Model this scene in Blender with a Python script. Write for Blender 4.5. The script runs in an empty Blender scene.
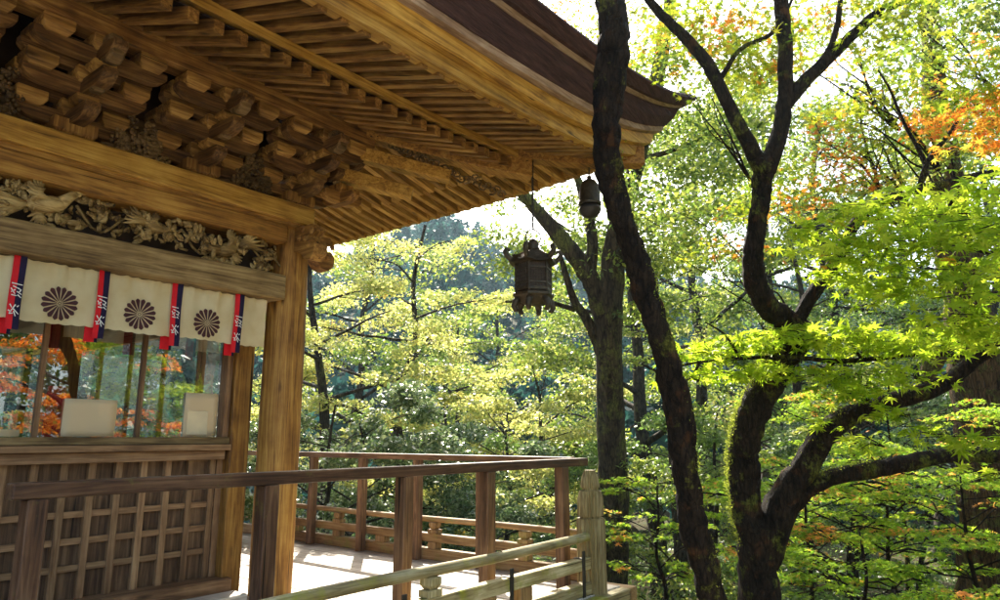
import bpy, math, random
import numpy as np
from mathutils import Vector, Matrix
R = math.radians
random.seed(7); rng = np.random.default_rng(11)
S = bpy.context.scene
COL = S.collection

# ------------------------------------------------------------------ camera
AZ, PITCH, FPX, EYE = R(37.9), R(11.06), 701.0, 1.5
FW = np.array([math.cos(AZ)*math.cos(PITCH), math.sin(AZ)*math.cos(PITCH), math.sin(PITCH)])
RT = np.array([math.sin(AZ), -math.cos(AZ), 0.0]); UP = np.cross(RT, FW)
CAM = np.array([0, 0, EYE])
cd = bpy.data.cameras.new('camera'); cam = bpy.data.objects.new('camera', cd); COL.objects.link(cam)
cam.location = CAM
cam.rotation_euler = (math.pi/2+PITCH, 0, AZ-math.pi/2)
cd.sensor_width = 36; cd.lens = 36*FPX/1000; cd.clip_start = 0.05; cd.clip_end = 2000
S.camera = cam
def at(x, y, d):
    """point seen at photo position x,y at true depth d (metres)"""
    return CAM + (FW*FPX + RT*(x-500) + UP*(300-y))/FPX*d

# ------------------------------------------------------------------ materials
def newmat(name):
    m = bpy.data.materials.new(name); m.use_nodes = True
    nt = m.node_tree; nt.nodes.clear()
    out = nt.nodes.new('ShaderNodeOutputMaterial')
    return m, nt, out
def N(nt, t, **k):
    n = nt.nodes.new(t)
    for a, b in k.items():
        if a in n.inputs: n.inputs[a].default_value = b
        else: setattr(n, a, b)
    return n
def ramp(nt, stops):
    r = nt.nodes.new('ShaderNodeValToRGB'); e = r.color_ramp.elements
    while len(e) < len(stops): e.new(0.5)
    for i, (p, c) in enumerate(stops):
        e[i].position = p; e[i].color = (c[0], c[1], c[2], 1)
    return r
def principled(nt, out, rough=.6, spec=.4):
    b = nt.nodes.new('ShaderNodeBsdfPrincipled'); b.inputs['Roughness'].default_value = rough
    b.inputs['Specular IOR Level'].default_value = spec
    nt.links.new(b.outputs[0], out.inputs['Surface']); return b
def wood(name, dark, mid, light, axis, moss=None, mossamt=.5, rough=.62, grain=26, bump=.35, shear=0):
    m, nt, out = newmat(name); L = nt.links.new
    b = principled(nt, out, rough, .3)
    tc = N(nt, 'ShaderNodeTexCoord'); mp = N(nt, 'ShaderNodeMapping')
    info = N(nt, 'ShaderNodeObjectInfo')
    add = N(nt, 'ShaderNodeVectorMath', operation='ADD'); mulr = N(nt, 'ShaderNodeMath', operation='MULTIPLY'); mulr.inputs[1].default_value = 37
    L(info.outputs['Random'], mulr.inputs[0]); base = tc.outputs['Object']
    if shear:
        sx = N(nt, 'ShaderNodeSeparateXYZ'); cx_ = N(nt, 'ShaderNodeCombineXYZ'); ms = N(nt, 'ShaderNodeMath', operation='MULTIPLY_ADD'); ms.inputs[1].default_value = shear
        L(base, sx.inputs[0]); L(sx.outputs['xyz'.index(axis)], ms.inputs[0]); L(sx.outputs[2], ms.inputs[2]); L(sx.outputs[0], cx_.inputs[0]); L(sx.outputs[1], cx_.inputs[1]); L(ms.outputs[0], cx_.inputs[2]); base = cx_.outputs[0]
    L(base, add.inputs[0]); L(mulr.outputs[0], add.inputs[1])
    sc = [grain]*3; sc['xyz'.index(axis)] = 1.1
    mp.inputs['Scale'].default_value = sc; L(add.outputs[0], mp.inputs['Vector'])
    n1 = N(nt, 'ShaderNodeTexNoise', Scale=1.0, Detail=6, Roughness=.65, Distortion=.9); L(mp.outputs[0], n1.inputs['Vector'])
    # cathedral figure
    mp2 = N(nt, 'ShaderNodeMapping'); sc2 = [7]*3; sc2['xyz'.index(axis)] = .55; mp2.inputs['Scale'].default_value = sc2; L(add.outputs[0], mp2.inputs['Vector'])
    n2 = N(nt, 'ShaderNodeTexNoise', Scale=1.0, Detail=3, Distortion=1.5); L(mp2.outputs[0], n2.inputs['Vector'])
    mw = N(nt, 'ShaderNodeMath', operation='MULTIPLY'); mw.inputs[1].default_value = 40; L(n2.outputs[0], mw.inputs[0])
    sn = N(nt, 'ShaderNodeMath', operation='SINE'); L(mw.outputs[0], sn.inputs[0])
    ml = N(nt, 'ShaderNodeMath', operation='MULTIPLY_ADD'); ml.inputs[1].default_value = .06; L(sn.outputs[0], ml.inputs[0]); L(n1.outputs[0], ml.inputs[2])
    # blotches
    n3 = N(nt, 'ShaderNodeTexNoise', Scale=2.3, Detail=4, Roughness=.6); L(add.outputs[0], n3.inputs['Vector'])
    ma = N(nt, 'ShaderNodeMath', operation='MULTIPLY_ADD'); ma.inputs[1].default_value = .65; L(n3.outputs[0], ma.inputs[0]); L(ml.outputs[0], ma.inputs[2])
    sb = N(nt, 'ShaderNodeMath', operation='SUBTRACT'); sb.inputs[1].default_value = .325; L(ma.outputs[0], sb.inputs[0])
    rp = ramp(nt, [(.28, dark), (.5, mid), (.72, light)]); L(sb.outputs[0], rp.inputs[0])
    # per piece value shift
    mr = N(nt, 'ShaderNodeMapRange'); mr.inputs['To Min'].default_value = .78; mr.inputs['To Max'].default_value = 1.2; L(info.outputs['Random'], mr.inputs['Value'])
    hv = N(nt, 'ShaderNodeHueSaturation'); L(mr.outputs[0], hv.inputs['Value']); L(rp.outputs[0], hv.inputs['Color'])
    colr = hv.outputs[0]
    # knots / dark stains
    vo = N(nt, 'ShaderNodeTexVoronoi', Scale=1.0); mp3 = N(nt, 'ShaderNodeMapping'); s3 = [4.2]*3; s3['xyz'.index(axis)] = 1.3
    mp3.inputs['Scale'].default_value = s3; L(add.outputs[0], mp3.inputs['Vector']); L(mp3.outputs[0], vo.inputs['Vector'])
    kr = ramp(nt, [(.03, (1, 1, 1)), (.12, (0, 0, 0))]); L(vo.outputs['Distance'], kr.inputs[0])
    mk = N(nt, 'ShaderNodeMix', data_type='RGBA'); L(kr.outputs[0], mk.inputs[0]); L(colr, mk.inputs[6]); mk.inputs[7].default_value = (*[c*.45 for c in dark], 1)
    colr = mk.outputs[2]
    mc_ = N(nt, 'ShaderNodeMapping'); s5 = [grain*1.3]*3; s5['xyz'.index(axis)] = .8; mc_.inputs['Scale'].default_value = s5; L(add.outputs[0], mc_.inputs['Vector'])
    n6 = N(nt, 'ShaderNodeTexNoise', Scale=1.0, Detail=2, Roughness=.5); L(mc_.outputs[0], n6.inputs['Vector'])
    r6 = ramp(nt, [(.70, (0, 0, 0)), (.74, (1, 1, 1))]); L(n6.outputs[0], r6.inputs[0])
    m6 = N(nt, 'ShaderNodeMix', data_type='RGBA'); L(r6.outputs[0], m6.inputs[0]); L(colr, m6.inputs[6]); m6.inputs[7].default_value = (*[c*.3 for c in dark], 1); colr = m6.outputs[2]
    if moss:
        n4 = N(nt, 'ShaderNodeTexNoise', Scale=3.1, Detail=6, Roughness=.7); L(add.outputs[0], n4.inputs['Vector'])
        r4 = ramp(nt, [(.62-.3*mossamt, (0, 0, 0)), (.78-.3*mossamt, (1, 1, 1))]); L(n4.outputs[0], r4.inputs[0])
        mm = N(nt, 'ShaderNodeMix', data_type='RGBA'); L(r4.outputs[0], mm.inputs[0]); L(colr, mm.inputs[6]); mm.inputs[7].default_value = (*moss, 1)
        colr = mm.outputs[2]
    L(colr, b.inputs['Base Color'])
    bp = N(nt, 'ShaderNodeBump', Strength=bump, Distance=.012); L(sb.outputs[0], bp.inputs['Height']); L(bp.outputs[0], b.inputs['Normal'])
    return m
def wood3(name, *a, **k): return {ax: wood(name+'_'+ax, *a, axis=ax, **k) for ax in 'xyz'}
GOLD = wood3('golden_cedar', (.11, .045, .009), (.28, .13, .025), (.44, .245, .055))
EAVE = wood3('eave_cedar', (.08, .033, .008), (.22, .10, .024), (.40, .22, .055))
FASC = wood3('fascia_cedar', (.18, .08, .014), (.42, .22, .038), (.60, .36, .08), rough=.5)
RAFF = {'y': wood('rafter_cedar_y', (.085, .036, .009), (.25, .12, .03), (.45, .26, .07), 'y', shear=-.36, bump=.2), 'x': wood('rafter_cedar_lit_x', (.13, .06, .013), (.38, .20, .045), (.58, .36, .10), 'x', shear=.30, bump=.2)}  # side rafters paler: bounce light at the corner put into their colour
ARMW = wood3('bracket_arm_cedar_shaded', (.04, .018, .006), (.12, .056, .017), (.24, .13, .04))  # arms darkened: shade of the bracket recesses painted into the wood
BLKW = wood3('bracket_block_cedar_lit', (.10, .045, .010), (.27, .135, .033), (.46, .27, .07))  # blocks lightened against the arms: lit edges painted into the wood
BOARD = wood3('board_cedar_shaded', (.055, .028, .014), (.115, .062, .03), (.20, .12, .062), bump=.2)  # infill darker than the battens: recess shade put into the colour
GREYB = wood3('grey_beam', (.09, .05, .018), (.22, .14, .055), (.36, .25, .11))
PANEL = wood3('panel_cedar', (.10, .048, .021), (.19, .10, .045), (.29, .17, .083), bump=.25)
BATT = wood3('batten_cedar', (.12, .062, .028), (.225, .125, .058), (.34, .21, .105), bump=.25)
RAILD = wood3('dark_rail', (.034, .015, .008), (.095, .043, .020), (.18, .095, .048), moss=(.16, .15, .03), mossamt=.08, rough=.5)
RAILR = wood3('red_rail', (.055, .027, .012), (.15, .075, .033), (.28, .16, .075), rough=.5)
KORAN = wood3('mossy_rail', (.16, .115, .045), (.33, .265, .12), (.54, .46, .26), moss=(.30, .29, .03), mossamt=.35)
KORANB = wood3('warm_rail', (.19, .10, .035), (.36, .21, .08), (.5, .33, .15), moss=(.26, .24, .06), mossamt=.25)
DECK = wood3('deck_board', (.25, .205, .155), (.46, .40, .32), (.62, .55, .46), rough=.55)
CARV = wood3('carving', (.07, .036, .010), (.25, .16, .055), (.50, .36, .155), grain=9, bump=.5)
CARVD = wood3('carving_brown', (.05, .028, .010), (.15, .09, .035), (.27, .17, .07), grain=9, bump=.5)
RIM = wood3('bark_rim', (.16, .09, .05), (.30, .19, .12), (.42, .30, .21))

def simple(name, col, rough=.6, spec=.4, metal=0, nscale=8, var=.25, bump=0, bscale=40):
    m, nt, out = newmat(name); L = nt.links.new
    b = principled(nt, out, rough, spec); b.inputs['Metallic'].default_value = metal
    tc = N(nt, 'ShaderNodeTexCoord'); n = N(nt, 'ShaderNodeTexNoise', Scale=nscale, Detail=6, Roughness=.65); L(tc.outputs['Object'], n.inputs['Vector'])
    rp = ramp(nt, [(.3, [c*(1-var) for c in col]), (.7, [min(1, c*(1+var)) for c in col])]); L(n.outputs[0], rp.inputs[0]); L(rp.outputs[0], b.inputs['Base Color'])
    if bump:
        n2 = N(nt, 'ShaderNodeTexNoise', Scale=bscale, Detail=5); L(tc.outputs['Object'], n2.inputs['Vector'])
        bp = N(nt, 'ShaderNodeBump', Strength=bump, Distance=.02); L(n2.outputs[0], bp.inputs['Height']); L(bp.outputs[0], b.inputs['Normal'])
    return m
SOFF = simple('shade_dark_boards', (.038, .021, .010), .8, .1)  # near-black boards: shade between rafters and behind brackets painted in
BARKROOF = simple('cypress_bark_thatch', (.065, .032, .028), .8, .2, nscale=30, var=.5, bump=1.0, bscale=70)
_nt = BARKROOF.node_tree; _tc = [n for n in _nt.nodes if n.type == 'TEX_COORD'][0]; _mp = _nt.nodes.new('ShaderNodeMapping'); _mp.inputs['Scale'].default_value = (.12, .12, 1.6); _nt.links.new(_tc.outputs['Object'], _mp.inputs[0])
for _n in [n for n in _nt.nodes if n.type == 'TEX_NOISE']: _nt.links.new(_mp.outputs[0], _n.inputs['Vector'])
BRONZE = simple('aged_bronze', (.062, .046, .026), .5, .5, metal=.35, nscale=16, var=.5, bump=.3)
IRON = simple('dark_iron', (.05, .042, .035), .5, .5, metal=.4, var=.4)
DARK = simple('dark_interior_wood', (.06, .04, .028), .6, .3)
RED = simple('red_silk', (.62, .012, .02), .6, .2, nscale=20, var=.12)
NAVY = simple('navy_silk', (.014, .007, .035), .6, .2, nscale=20, var=.2)
CREST = simple('crest_ink', (.075, .03, .032), .8, .1)
WHITE = simple('white_paint', (.8, .78, .74), .7, .2, var=.04)
REDCLOTH = simple('red_cloth', (.5, .02, .02), .7, .2)

def cloth_mat():
    m, nt, out = newmat('undyed_cotton'); L = nt.links.new
    d = N(nt, 'ShaderNodeBsdfDiffuse'); t = N(nt, 'ShaderNodeBsdfTranslucent'); mx = N(nt, 'ShaderNodeMixShader'); mx.inputs[0].default_value = .35
    tc = N(nt, 'ShaderNodeTexCoord'); n = N(nt, 'ShaderNodeTexNoise', Scale=5, Detail=5); L(tc.outputs['Object'], n.inputs['Vector'])
    rp = ramp(nt, [(.3, (.78, .62, .33)), (.65, (.90, .78, .50))]); L(n.outputs[0], rp.inputs[0])
    L(rp.outputs[0], d.inputs[0]); L(rp.outputs[0], t.inputs[0]); L(d.outputs[0], mx.inputs[1]); L(t.outputs[0], mx.inputs[2]); L(mx.outputs[0], out.inputs[0])
    w = N(nt, 'ShaderNodeTexNoise', Scale=260, Detail=2); L(tc.outputs['Object'], w.inputs['Vector'])
    bp = N(nt, 'ShaderNodeBump', Strength=.15, Distance=.004); L(w.outputs[0], bp.inputs['Height']); L(bp.outputs[0], d.inputs['Normal'])
    return m
CLOTH = cloth_mat()
def glass_mat(nm='window_glass', fac=.34):
    m, nt, out = newmat(nm); L = nt.links.new
    g = N(nt, 'ShaderNodeBsdfGlossy', Roughness=.006); g.inputs['Color'].default_value = (.95, .95, .95, 1)
    t = N(nt, 'ShaderNodeBsdfTransparent'); t.inputs[0].default_value = (.93, .95, .93, 1)
    mx = N(nt, 'ShaderNodeMixShader'); mx.inputs[0].default_value = fac
    tc = N(nt, 'ShaderNodeTexCoord'); n = N(nt, 'ShaderNodeTexNoise', Scale=1.6, Detail=2); L(tc.outputs['Object'], n.inputs['Vector'])
    bp = N(nt, 'ShaderNodeBump', Strength=.06, Distance=.03); L(n.outputs[0], bp.inputs['Height']); L(bp.outputs[0], g.inputs['Normal'])
    L(t.outputs[0], mx.inputs[1]); L(g.outputs[0], mx.inputs[2]); L(mx.outputs[0], out.inputs[0])
    return m
GLASS = glass_mat(); GLASS2 = glass_mat('side_window_glass', .07)
def paper_mat():
    m, nt, out = newmat('notice_paper'); L = nt.links.new
    d = N(nt, 'ShaderNodeBsdfDiffuse'); t = N(nt, 'ShaderNodeBsdfTranslucent'); mx = N(nt, 'ShaderNodeMixShader'); mx.inputs[0].default_value = .45
    for s in (d, t): s.inputs[0].default_value = (.88, .74, .50, 1)
    L(d.outputs[0], mx.inputs[1]); L(t.outputs[0], mx.inputs[2]); L(mx.outputs[0], out.inputs[0]); return m
PAPER = paper_mat(); PAPER2 = simple('aged_paper', (.72, .60, .38), .8, .1, nscale=6, var=.12)

def leafmat(name, cols, trans=.5, rough=.4, spec=.4, pscale=.35, patch=None, pamt=.5):
    """cols: ramp colours picked per leaf; patch: colour appearing in patches through the crown"""
    m, nt, out = newmat(name); L = nt.links.new
    b = nt.nodes.new('ShaderNodeBsdfPrincipled'); b.inputs['Roughness'].default_value = rough; b.inputs['Specular IOR Level'].default_value = spec
    t = N(nt, 'ShaderNodeBsdfTranslucent'); mx = N(nt, 'ShaderNodeMixShader'); mx.inputs[0].default_value = trans
    g = N(nt, 'ShaderNodeNewGeometry')
    rp = ramp(nt, [((i+.5)/len(cols), c) for i, c in enumerate(cols)]); L(g.outputs['Random Per Island'], rp.inputs[0])
    c = rp.outputs[0]
    if patch:
        tc = N(nt, 'ShaderNodeTexCoord'); n = N(nt, 'ShaderNodeTexNoise', Scale=pscale, Detail=3, Roughness=.6); L(tc.outputs['Object'], n.inputs['Vector'])
        ad = N(nt, 'ShaderNodeMath', operation='MULTIPLY_ADD'); ad.inputs[1].default_value = .16; L(g.outputs['Random Per Island'], ad.inputs[0]); L(n.outputs[0], ad.inputs[2])
        r2 = ramp(nt, [(.80-.3*pamt, (0, 0, 0)), (.86-.3*pamt, (1, 1, 1))]); L(ad.outputs[0], r2.inputs[0])
        mc = N(nt, 'ShaderNodeMix', data_type='RGBA'); L(r2.outputs[0], mc.inputs[0]); L(c, mc.inputs[6]); mc.inputs[7].default_value = (*patch, 1); c = mc.outputs[2]
    hv = N(nt, 'ShaderNodeHueSaturation'); hv.inputs['Value'].default_value = 1.5; L(c, hv.inputs['Color'])
    L(c, b.inputs['Base Color']); L(hv.outputs[0], t.inputs[0])
    L(b.outputs[0], mx.inputs[1]); L(t.outputs[0], mx.inputs[2]); L(mx.outputs[0], out.inputs[0])
    return m
LF_NEAR = leafmat('bright_maple_leaf', [(.20, .31, .015), (.32, .43, .02), (.46, .52, .04), (.27, .38, .02)], .7, .45, .3, patch=(.55, .27, .03), pamt=.06, pscale=1.6)
LF_UP = leafmat('turning_maple_leaf', [(.14, .22, .015), (.28, .35, .02), (.44, .42, .03), (.20, .28, .02)], .6, .45, .3, patch=(.62, .22, .03), pamt=.42, pscale=1.1)
LF_YEL = leafmat('yellow_leaf', [(.26, .31, .07), (.46, .46, .13), (.62, .55, .17), (.34, .39, .10)], .55, .45, .4, patch=(.66, .44, .10), pamt=.12, pscale=.6)
LF_OLIVE = leafmat('olive_leaf', [(.08, .14, .02), (.19, .26, .035), (.38, .41, .07), (.13, .20, .03)], .5, .38, .5, patch=(.50, .48, .13), pamt=.3, pscale=.4)
LF_GREEN = leafmat('green_leaf', [(.09, .16, .03), (.16, .26, .05), (.26, .35, .08), (.12, .20, .04)], .45, .35, .5)
LF_GLOSS = leafmat('glossy_leaf', [(.08, .14, .045), (.18, .26, .09), (.36, .42, .19), (.11, .18, .06)], .3, .27, .8)
LF_LOW = leafmat('low_maple_leaf', [(.16, .30, .02), (.28, .42, .03), (.40, .48, .04), (.20, .34, .03)], .65, .45, .3, patch=(.74, .34, .07), pamt=.42, pscale=1.7)
LF_ORANGE = leafmat('orange_leaf', [(.62, .20, .02), (.70, .28, .03), (.62, .36, .04), (.66, .15, .02)], .6, .45, .3, patch=(.36, .38, .04), pamt=.4, pscale=.8)
LF_FAR = leafmat('far_forest_leaf', [(.012, .055, .045), (.02, .08, .065), (.035, .10, .07), (.018, .07, .06)], .3, .6, .2)

def bark(name, c1, c2, moss, amt, scale=9, rust=None, zs=.35):
    m, nt, out = newmat(name); L = nt.links.new
    b = principled(nt, out, .85, .2)
    tc = N(nt, 'ShaderNodeTexCoord'); mp = N(nt, 'ShaderNodeMapping'); mp.inputs['Scale'].default_value = (1, 1, zs); L(tc.outputs['Object'], mp.inputs[0])
    n = N(nt, 'ShaderNodeTexNoise', Scale=scale*1.6, Detail=8, Roughness=.7); L(mp.outputs[0], n.inputs['Vector'])
    rp = ramp(nt, [(.35, c1), (.62, c2)]); L(n.outputs[0], rp.inputs[0])
    n2 = N(nt, 'ShaderNodeTexNoise', Scale=scale*.45, Detail=7, Roughness=.72); L(tc.outputs['Object'], n2.inputs['Vector'])
    r2 = ramp(nt, [(.60-.25*amt, (0, 0, 0)), (.68-.25*amt, (1, 1, 1))]); L(n2.outputs[0], r2.inputs[0])
    n3 = N(nt, 'ShaderNodeTexNoise', Scale=60, Detail=3); L(tc.outputs['Object'], n3.inputs['Vector'])
    rm = ramp(nt, [(.3, [v*.5 for v in moss]), (.7, [v*1.4 for v in moss])]); L(n3.outputs[0], rm.inputs[0])
    mx = N(nt, 'ShaderNodeMix', data_type='RGBA'); L(r2.outputs[0], mx.inputs[0]); L(rp.outputs[0], mx.inputs[6]); L(rm.outputs[0], mx.inputs[7])
    c = mx.outputs[2]
    if rust:
        n5 = N(nt, 'ShaderNodeTexNoise', Scale=7, Detail=4); mpp = N(nt, 'ShaderNodeMapping'); mpp.inputs['Location'].default_value = (5, 9, 2); L(tc.outputs['Object'], mpp.inputs[0]); L(mpp.outputs[0], n5.inputs['Vector'])
        r5 = ramp(nt, [(.60, (0, 0, 0)), (.76, (1, 1, 1))]); L(n5.outputs[0], r5.inputs[0])
        m5 = N(nt, 'ShaderNodeMix', data_type='RGBA'); L(r5.outputs[0], m5.inputs[0]); L(c, m5.inputs[6]); m5.inputs[7].default_value = (*rust, 1); c = m5.outputs[2]
    L(c, b.inputs['Base Color'])
    mq = N(nt, 'ShaderNodeMapping'); mq.inputs['Scale'].default_value = (1, 1, zs*.5); L(tc.outputs['Object'], mq.inputs[0])
    n7 = N(nt, 'ShaderNodeTexVoronoi', Scale=scale*3.2, feature='DISTANCE_TO_EDGE'); L(mq.outputs[0], n7.inputs['Vector'])
    rv = ramp(nt, [(.0, (.25, .25, .25)), (.12, (1, 1, 1))]); L(n7.outputs[0], rv.inputs[0])
    mvv = N(nt, 'ShaderNodeMix', data_type='RGBA', blend_type='MULTIPLY'); mvv.inputs[0].default_value = .8; L(c, mvv.inputs[6]); L(rv.outputs[0], mvv.inputs[7]); L(mvv.outputs[2], b.inputs['Base Color'])
    rvb = N(nt, 'ShaderNodeMath', operation='MULTIPLY'); rvb.inputs[1].default_value = .35; L(rv.outputs[0], rvb.inputs[0])
    bp0 = N(nt, 'ShaderNodeBump', Strength=.9, Distance=.03); L(rvb.outputs[0], bp0.inputs['Height'])
    bp = N(nt, 'ShaderNodeBump', Strength=1.0, Distance=.09); L(bp0.outputs[0], bp.inputs['Normal']); ad = N(nt, 'ShaderNodeMath', operation='ADD'); L(n.outputs[0], ad.inputs[0]); L(n2.outputs[0], ad.inputs[1]); L(ad.outputs[0], bp.inputs['Height']); L(bp.outputs[0], b.inputs['Normal'])
    return m
BK_NEAR = bark('mossy_maple_bark', (.008, .005, .003), (.042, .027, .014), (.16, .16, .02), .14, rust=(.11, .045, .014))
BK_MOSS = bark('very_mossy_bark', (.009, .006, .003), (.045, .029, .015), (.14, .15, .02), .2, rust=(.12, .05, .016))
BK_FAR = bark('forest_bark', (.022, .016, .01), (.085, .062, .04), (.10, .10, .03), .15, scale=5)
BK_CEDAR = bark('cedar_bark', (.035, .02, .01), (.20, .115, .045), (.15, .14, .03), .35, scale=9, zs=.09)
MOSS = leafmat('moss_tuft', [(.22, .26, .03), (.38, .42, .06), (.14, .18, .02)], .5, .8, .1)

# ------------------------------------------------------------------ mesh builder
class MB:
    def __init__(s): s.v = []; s.f = []
    def quad(s, pts):
        n = len(s.v); s.v += [tuple(p) for p in pts]; s.f.append(tuple(range(n, n+len(pts)))); return s
    def box(s, x0, x1, y0, y1, z0, z1):
        n = len(s.v); s.v += [(x, y, z) for x in (x0, x1) for y in (y0, y1) for z in (z0, z1)]
        s.f += [tuple(n+i for i in q) for q in ((0, 1, 3, 2), (4, 6, 7, 5), (0, 4, 5, 1), (2, 3, 7, 6), (0, 2, 6, 4), (1, 5, 7, 3))]; return s
    def beam(s, p, q, w, h, up=(0, 0, 1), w2=None, h2=None):
        """rectangular bar p->q, p/q are centre of the UNDERSIDE"""
        p = Vector(p); q = Vector(q); d = (q-p).normalized(); sd = d.cross(Vector(up)).normalized(); u = sd.cross(d).normalized()
        w2 = w2 or w; h2 = h2 or h; n = len(s.v)
        for c, ww, hh in ((p, w, h), (q, w2, h2)):
            s.v += [tuple(c+sd*a*ww/2+u*b*hh) for a, b in ((-1, 0), (1, 0), (1, 1), (-1, 1))]
        s.f += [tuple(n+i for i in k) for k in ((0, 3, 2, 1), (4, 5, 6, 7), (0, 1, 5, 4), (1, 2, 6, 5), (2, 3, 7, 6), (3, 0, 4, 7))]; return s
    def tube(s, pts, rad, n=10, wob=0, seed=0, caps=True):
        pts = [Vector(p) for p in pts]; k = len(pts); base = len(s.v)
        if not hasattr(rad, '__len__'): rad = [rad]*k
        d0 = (pts[1]-pts[0]).normalized(); ref = Vector((1, 0, 0)) if abs(d0.x) < .8 else Vector((0, 1, 0))
        u = d0.cross(ref).normalized(); rr = random.Random(seed)
        ph = [rr.uniform(0, 6.28) for _ in range(6)]
        for i, p in enumerate(pts):
            d = ((pts[min(i+1, k-1)]-pts[max(i-1, 0)])).normalized()
            u = (u-d*u.dot(d)).normalized(); v = d.cross(u)
            for j in range(n):
                a = 2*math.pi*j/n
                r = rad[i]
                if wob: r *= 1+wob*(math.sin(2*a+ph[0]+i*.35)*.5+math.sin(3*a+ph[1]-i*.5)*.35+math.sin(5*a+ph[2]+i*.9)*.25+rr.uniform(-.3, .3))
                s.v.append(tuple(p+u*math.cos(a)*r+v*math.sin(a)*r))
        for i in range(k-1):
            for j in range(n):
                a = base+i*n+j; b = base+i*n+(j+1) % n; s.f.append((a, b, b+n, a+n))
        if caps: s.f.append(tuple(base+j for j in range(n))[::-1]); s.f.append(tuple(base+(k-1)*n+j for j in range(n)))
        return s
    def lathe(s, c, prof, n=16, flute=0, nf=0, axis=None):
        base = len(s.v)
        for r, z in prof:
            for j in range(n):
                a = 2*math.pi*j/n; rr = r*(1-flute*(.5+.5*math.cos(nf*a))) if nf else r
                s.v.append((c[0]+rr*math.cos(a), c[1]+rr*math.sin(a), c[2]+z))
        for i in range(len(prof)-1):
            for j in range(n):
                a = base+i*n+j; b = base+i*n+(j+1) % n; s.f.append((a, b, b+n, a+n))
        s.f.append(tuple(base+j for j in range(n))[::-1]); s.f.append(tuple(base+(len(prof)-1)*n+j for j in range(n))); return s
    def prism(s, prof, o, ux, uy, un, t):
        """outline prof (2D) in plane ux,uy from origin o, thickness t along un, centred"""
        o = Vector(o); ux = Vector(ux); uy = Vector(uy); un = Vector(un); n = len(prof); b = len(s.v)
        for sg in (-.5, .5): s.v += [tuple(o+ux*a+uy*c+un*t*sg) for a, c in prof]
        s.f.append(tuple(range(b, b+n))[::-1]); s.f.append(tuple(range(b+n, b+2*n)))
        for i in range(n): j = (i+1) % n; s.f.append((b+i, b+j, b+n+j, b+n+i))
        return s
    def ell(s, c, r, n=8, m=6, rot=None):
        base = len(s.v); c = Vector(c); M = rot or Matrix.Identity(3)
        for i in range(m+1):
            th = math.pi*i/m
            for j in range(n):
                a = 2*math.pi*j/n
                s.v.append(tuple(c+M@Vector((r[0]*math.sin(th)*math.cos(a), r[1]*math.sin(th)*math.sin(a), r[2]*math.cos(th)))))
        for i in range(m):
            for j in range(n):
                a = base+i*n+j; b = base+i*n+(j+1) % n; s.f.append((a, a+n, b+n, b))
        return s
    def build(s, name, mat, parent=None, smooth=False, bevel=0, seg=1, auto=False):
        me = bpy.data.meshes.new(name); me.from_pydata(s.v, [], s.f); me.validate()
        me.materials.append(mat)
        o = bpy.data.objects.new(name, me); COL.objects.link(o)
        if smooth:
            me.polygons.foreach_set('use_smooth', [True]*len(me.polygons))
            if auto: me.set_sharp_from_angle(angle=R(40))
        if bevel:
            md = o.modifiers.new('bevel', 'BEVEL'); md.width = bevel; md.segments = seg; md.limit_method = 'ANGLE'; md.angle_limit = R(35); md.harden_normals = False
        if parent: o.parent = parent; o.matrix_parent_inverse = parent.matrix_world.inverted()
        return o
def tag(o, label=None, cat=None, group=None, kind=None):
    if label: o['label'] = label
    if cat: o['category'] = cat
    if group: o['group'] = group
    if kind: o['kind'] = kind
    return o
def empty(name, loc, label, cat, group=None):
    o = bpy.data.objects.new(name, None); COL.objects.link(o); o.location = tuple(loc); o.empty_display_size = .2
    o.matrix_world = Matrix.Translation(Vector(tuple(loc)))
    return tag(o, label, cat, group)
def copy_tree(o, loc, parent=None):
    c = o.copy(); COL.objects.link(c)
    if parent is None: c.location = loc
    else: c.parent = parent
    for ch in o.children: copy_tree(ch, None, c)
    return c
# ================================================================== SHRINE HALL
PX, PY = 4.36, 6.25      # corner pillar centre
hall = empty('shrine_hall', (PX, PY, 0), 'old wooden shrine hall corner with carved brackets, deep layered eaves and glazed wall', 'shrine')
bx = lambda *a: MB().box(*a)
# pillar
pf = [(.205, 0), (.207, .4), (.206, 1.6), (.204, 2.6), (.196, 3.2), (.178, 3.62), (.165, 3.70)]
MB().lathe((PX, PY, 0), pf, 40).build('pillar', GOLD['z'], hall, True, auto=True)
for (x, y, rz) in ((-1.3, PY, 0), (PX, 12.0, 0)):
    MB().lathe((x, y, 0), pf, 32).build('pillar', GOLD['z'], hall, True, auto=True)
bx(4.535, 4.573, 6.19, 6.235, 2.42, 2.56).build('iron_plate', IRON, hall)
# front beams
bx(-3.2, 4.17, 6.02, 6.42, 3.465, 3.655).build('tie_beam', GOLD['x'], hall, bevel=.02, seg=2)
bx(-3.2, 4.47, 5.99, 6.50, 3.70, 3.905).build('plate_beam', FASC['x'], hall, bevel=.012)
bx(-3.2, 4.45, 6.03, 6.46, 3.655, 3.70).build('plate_strip', GOLD['x'], hall)
bx(-3.2, 4.19, 6.03, 6.40, 2.87, 3.13).build('lower_tie_beam', GREYB['x'], hall, bevel=.022, seg=2)
# side beams (run away along Y)
bx(4.16, 4.56, 6.50, 14, 3.465, 3.655).build('side_tie_beam', GOLD['y'], hall, bevel=.02)
bx(4.10, 4.62, 6.52, 14, 3.70, 3.905).build('side_plate_beam', FASC['y'], hall, bevel=.012)
bx(4.16, 4.56, 6.45, 14, 2.87, 3.13).build('side_lower_beam', GREYB['y'], hall, bevel=.02)
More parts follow.
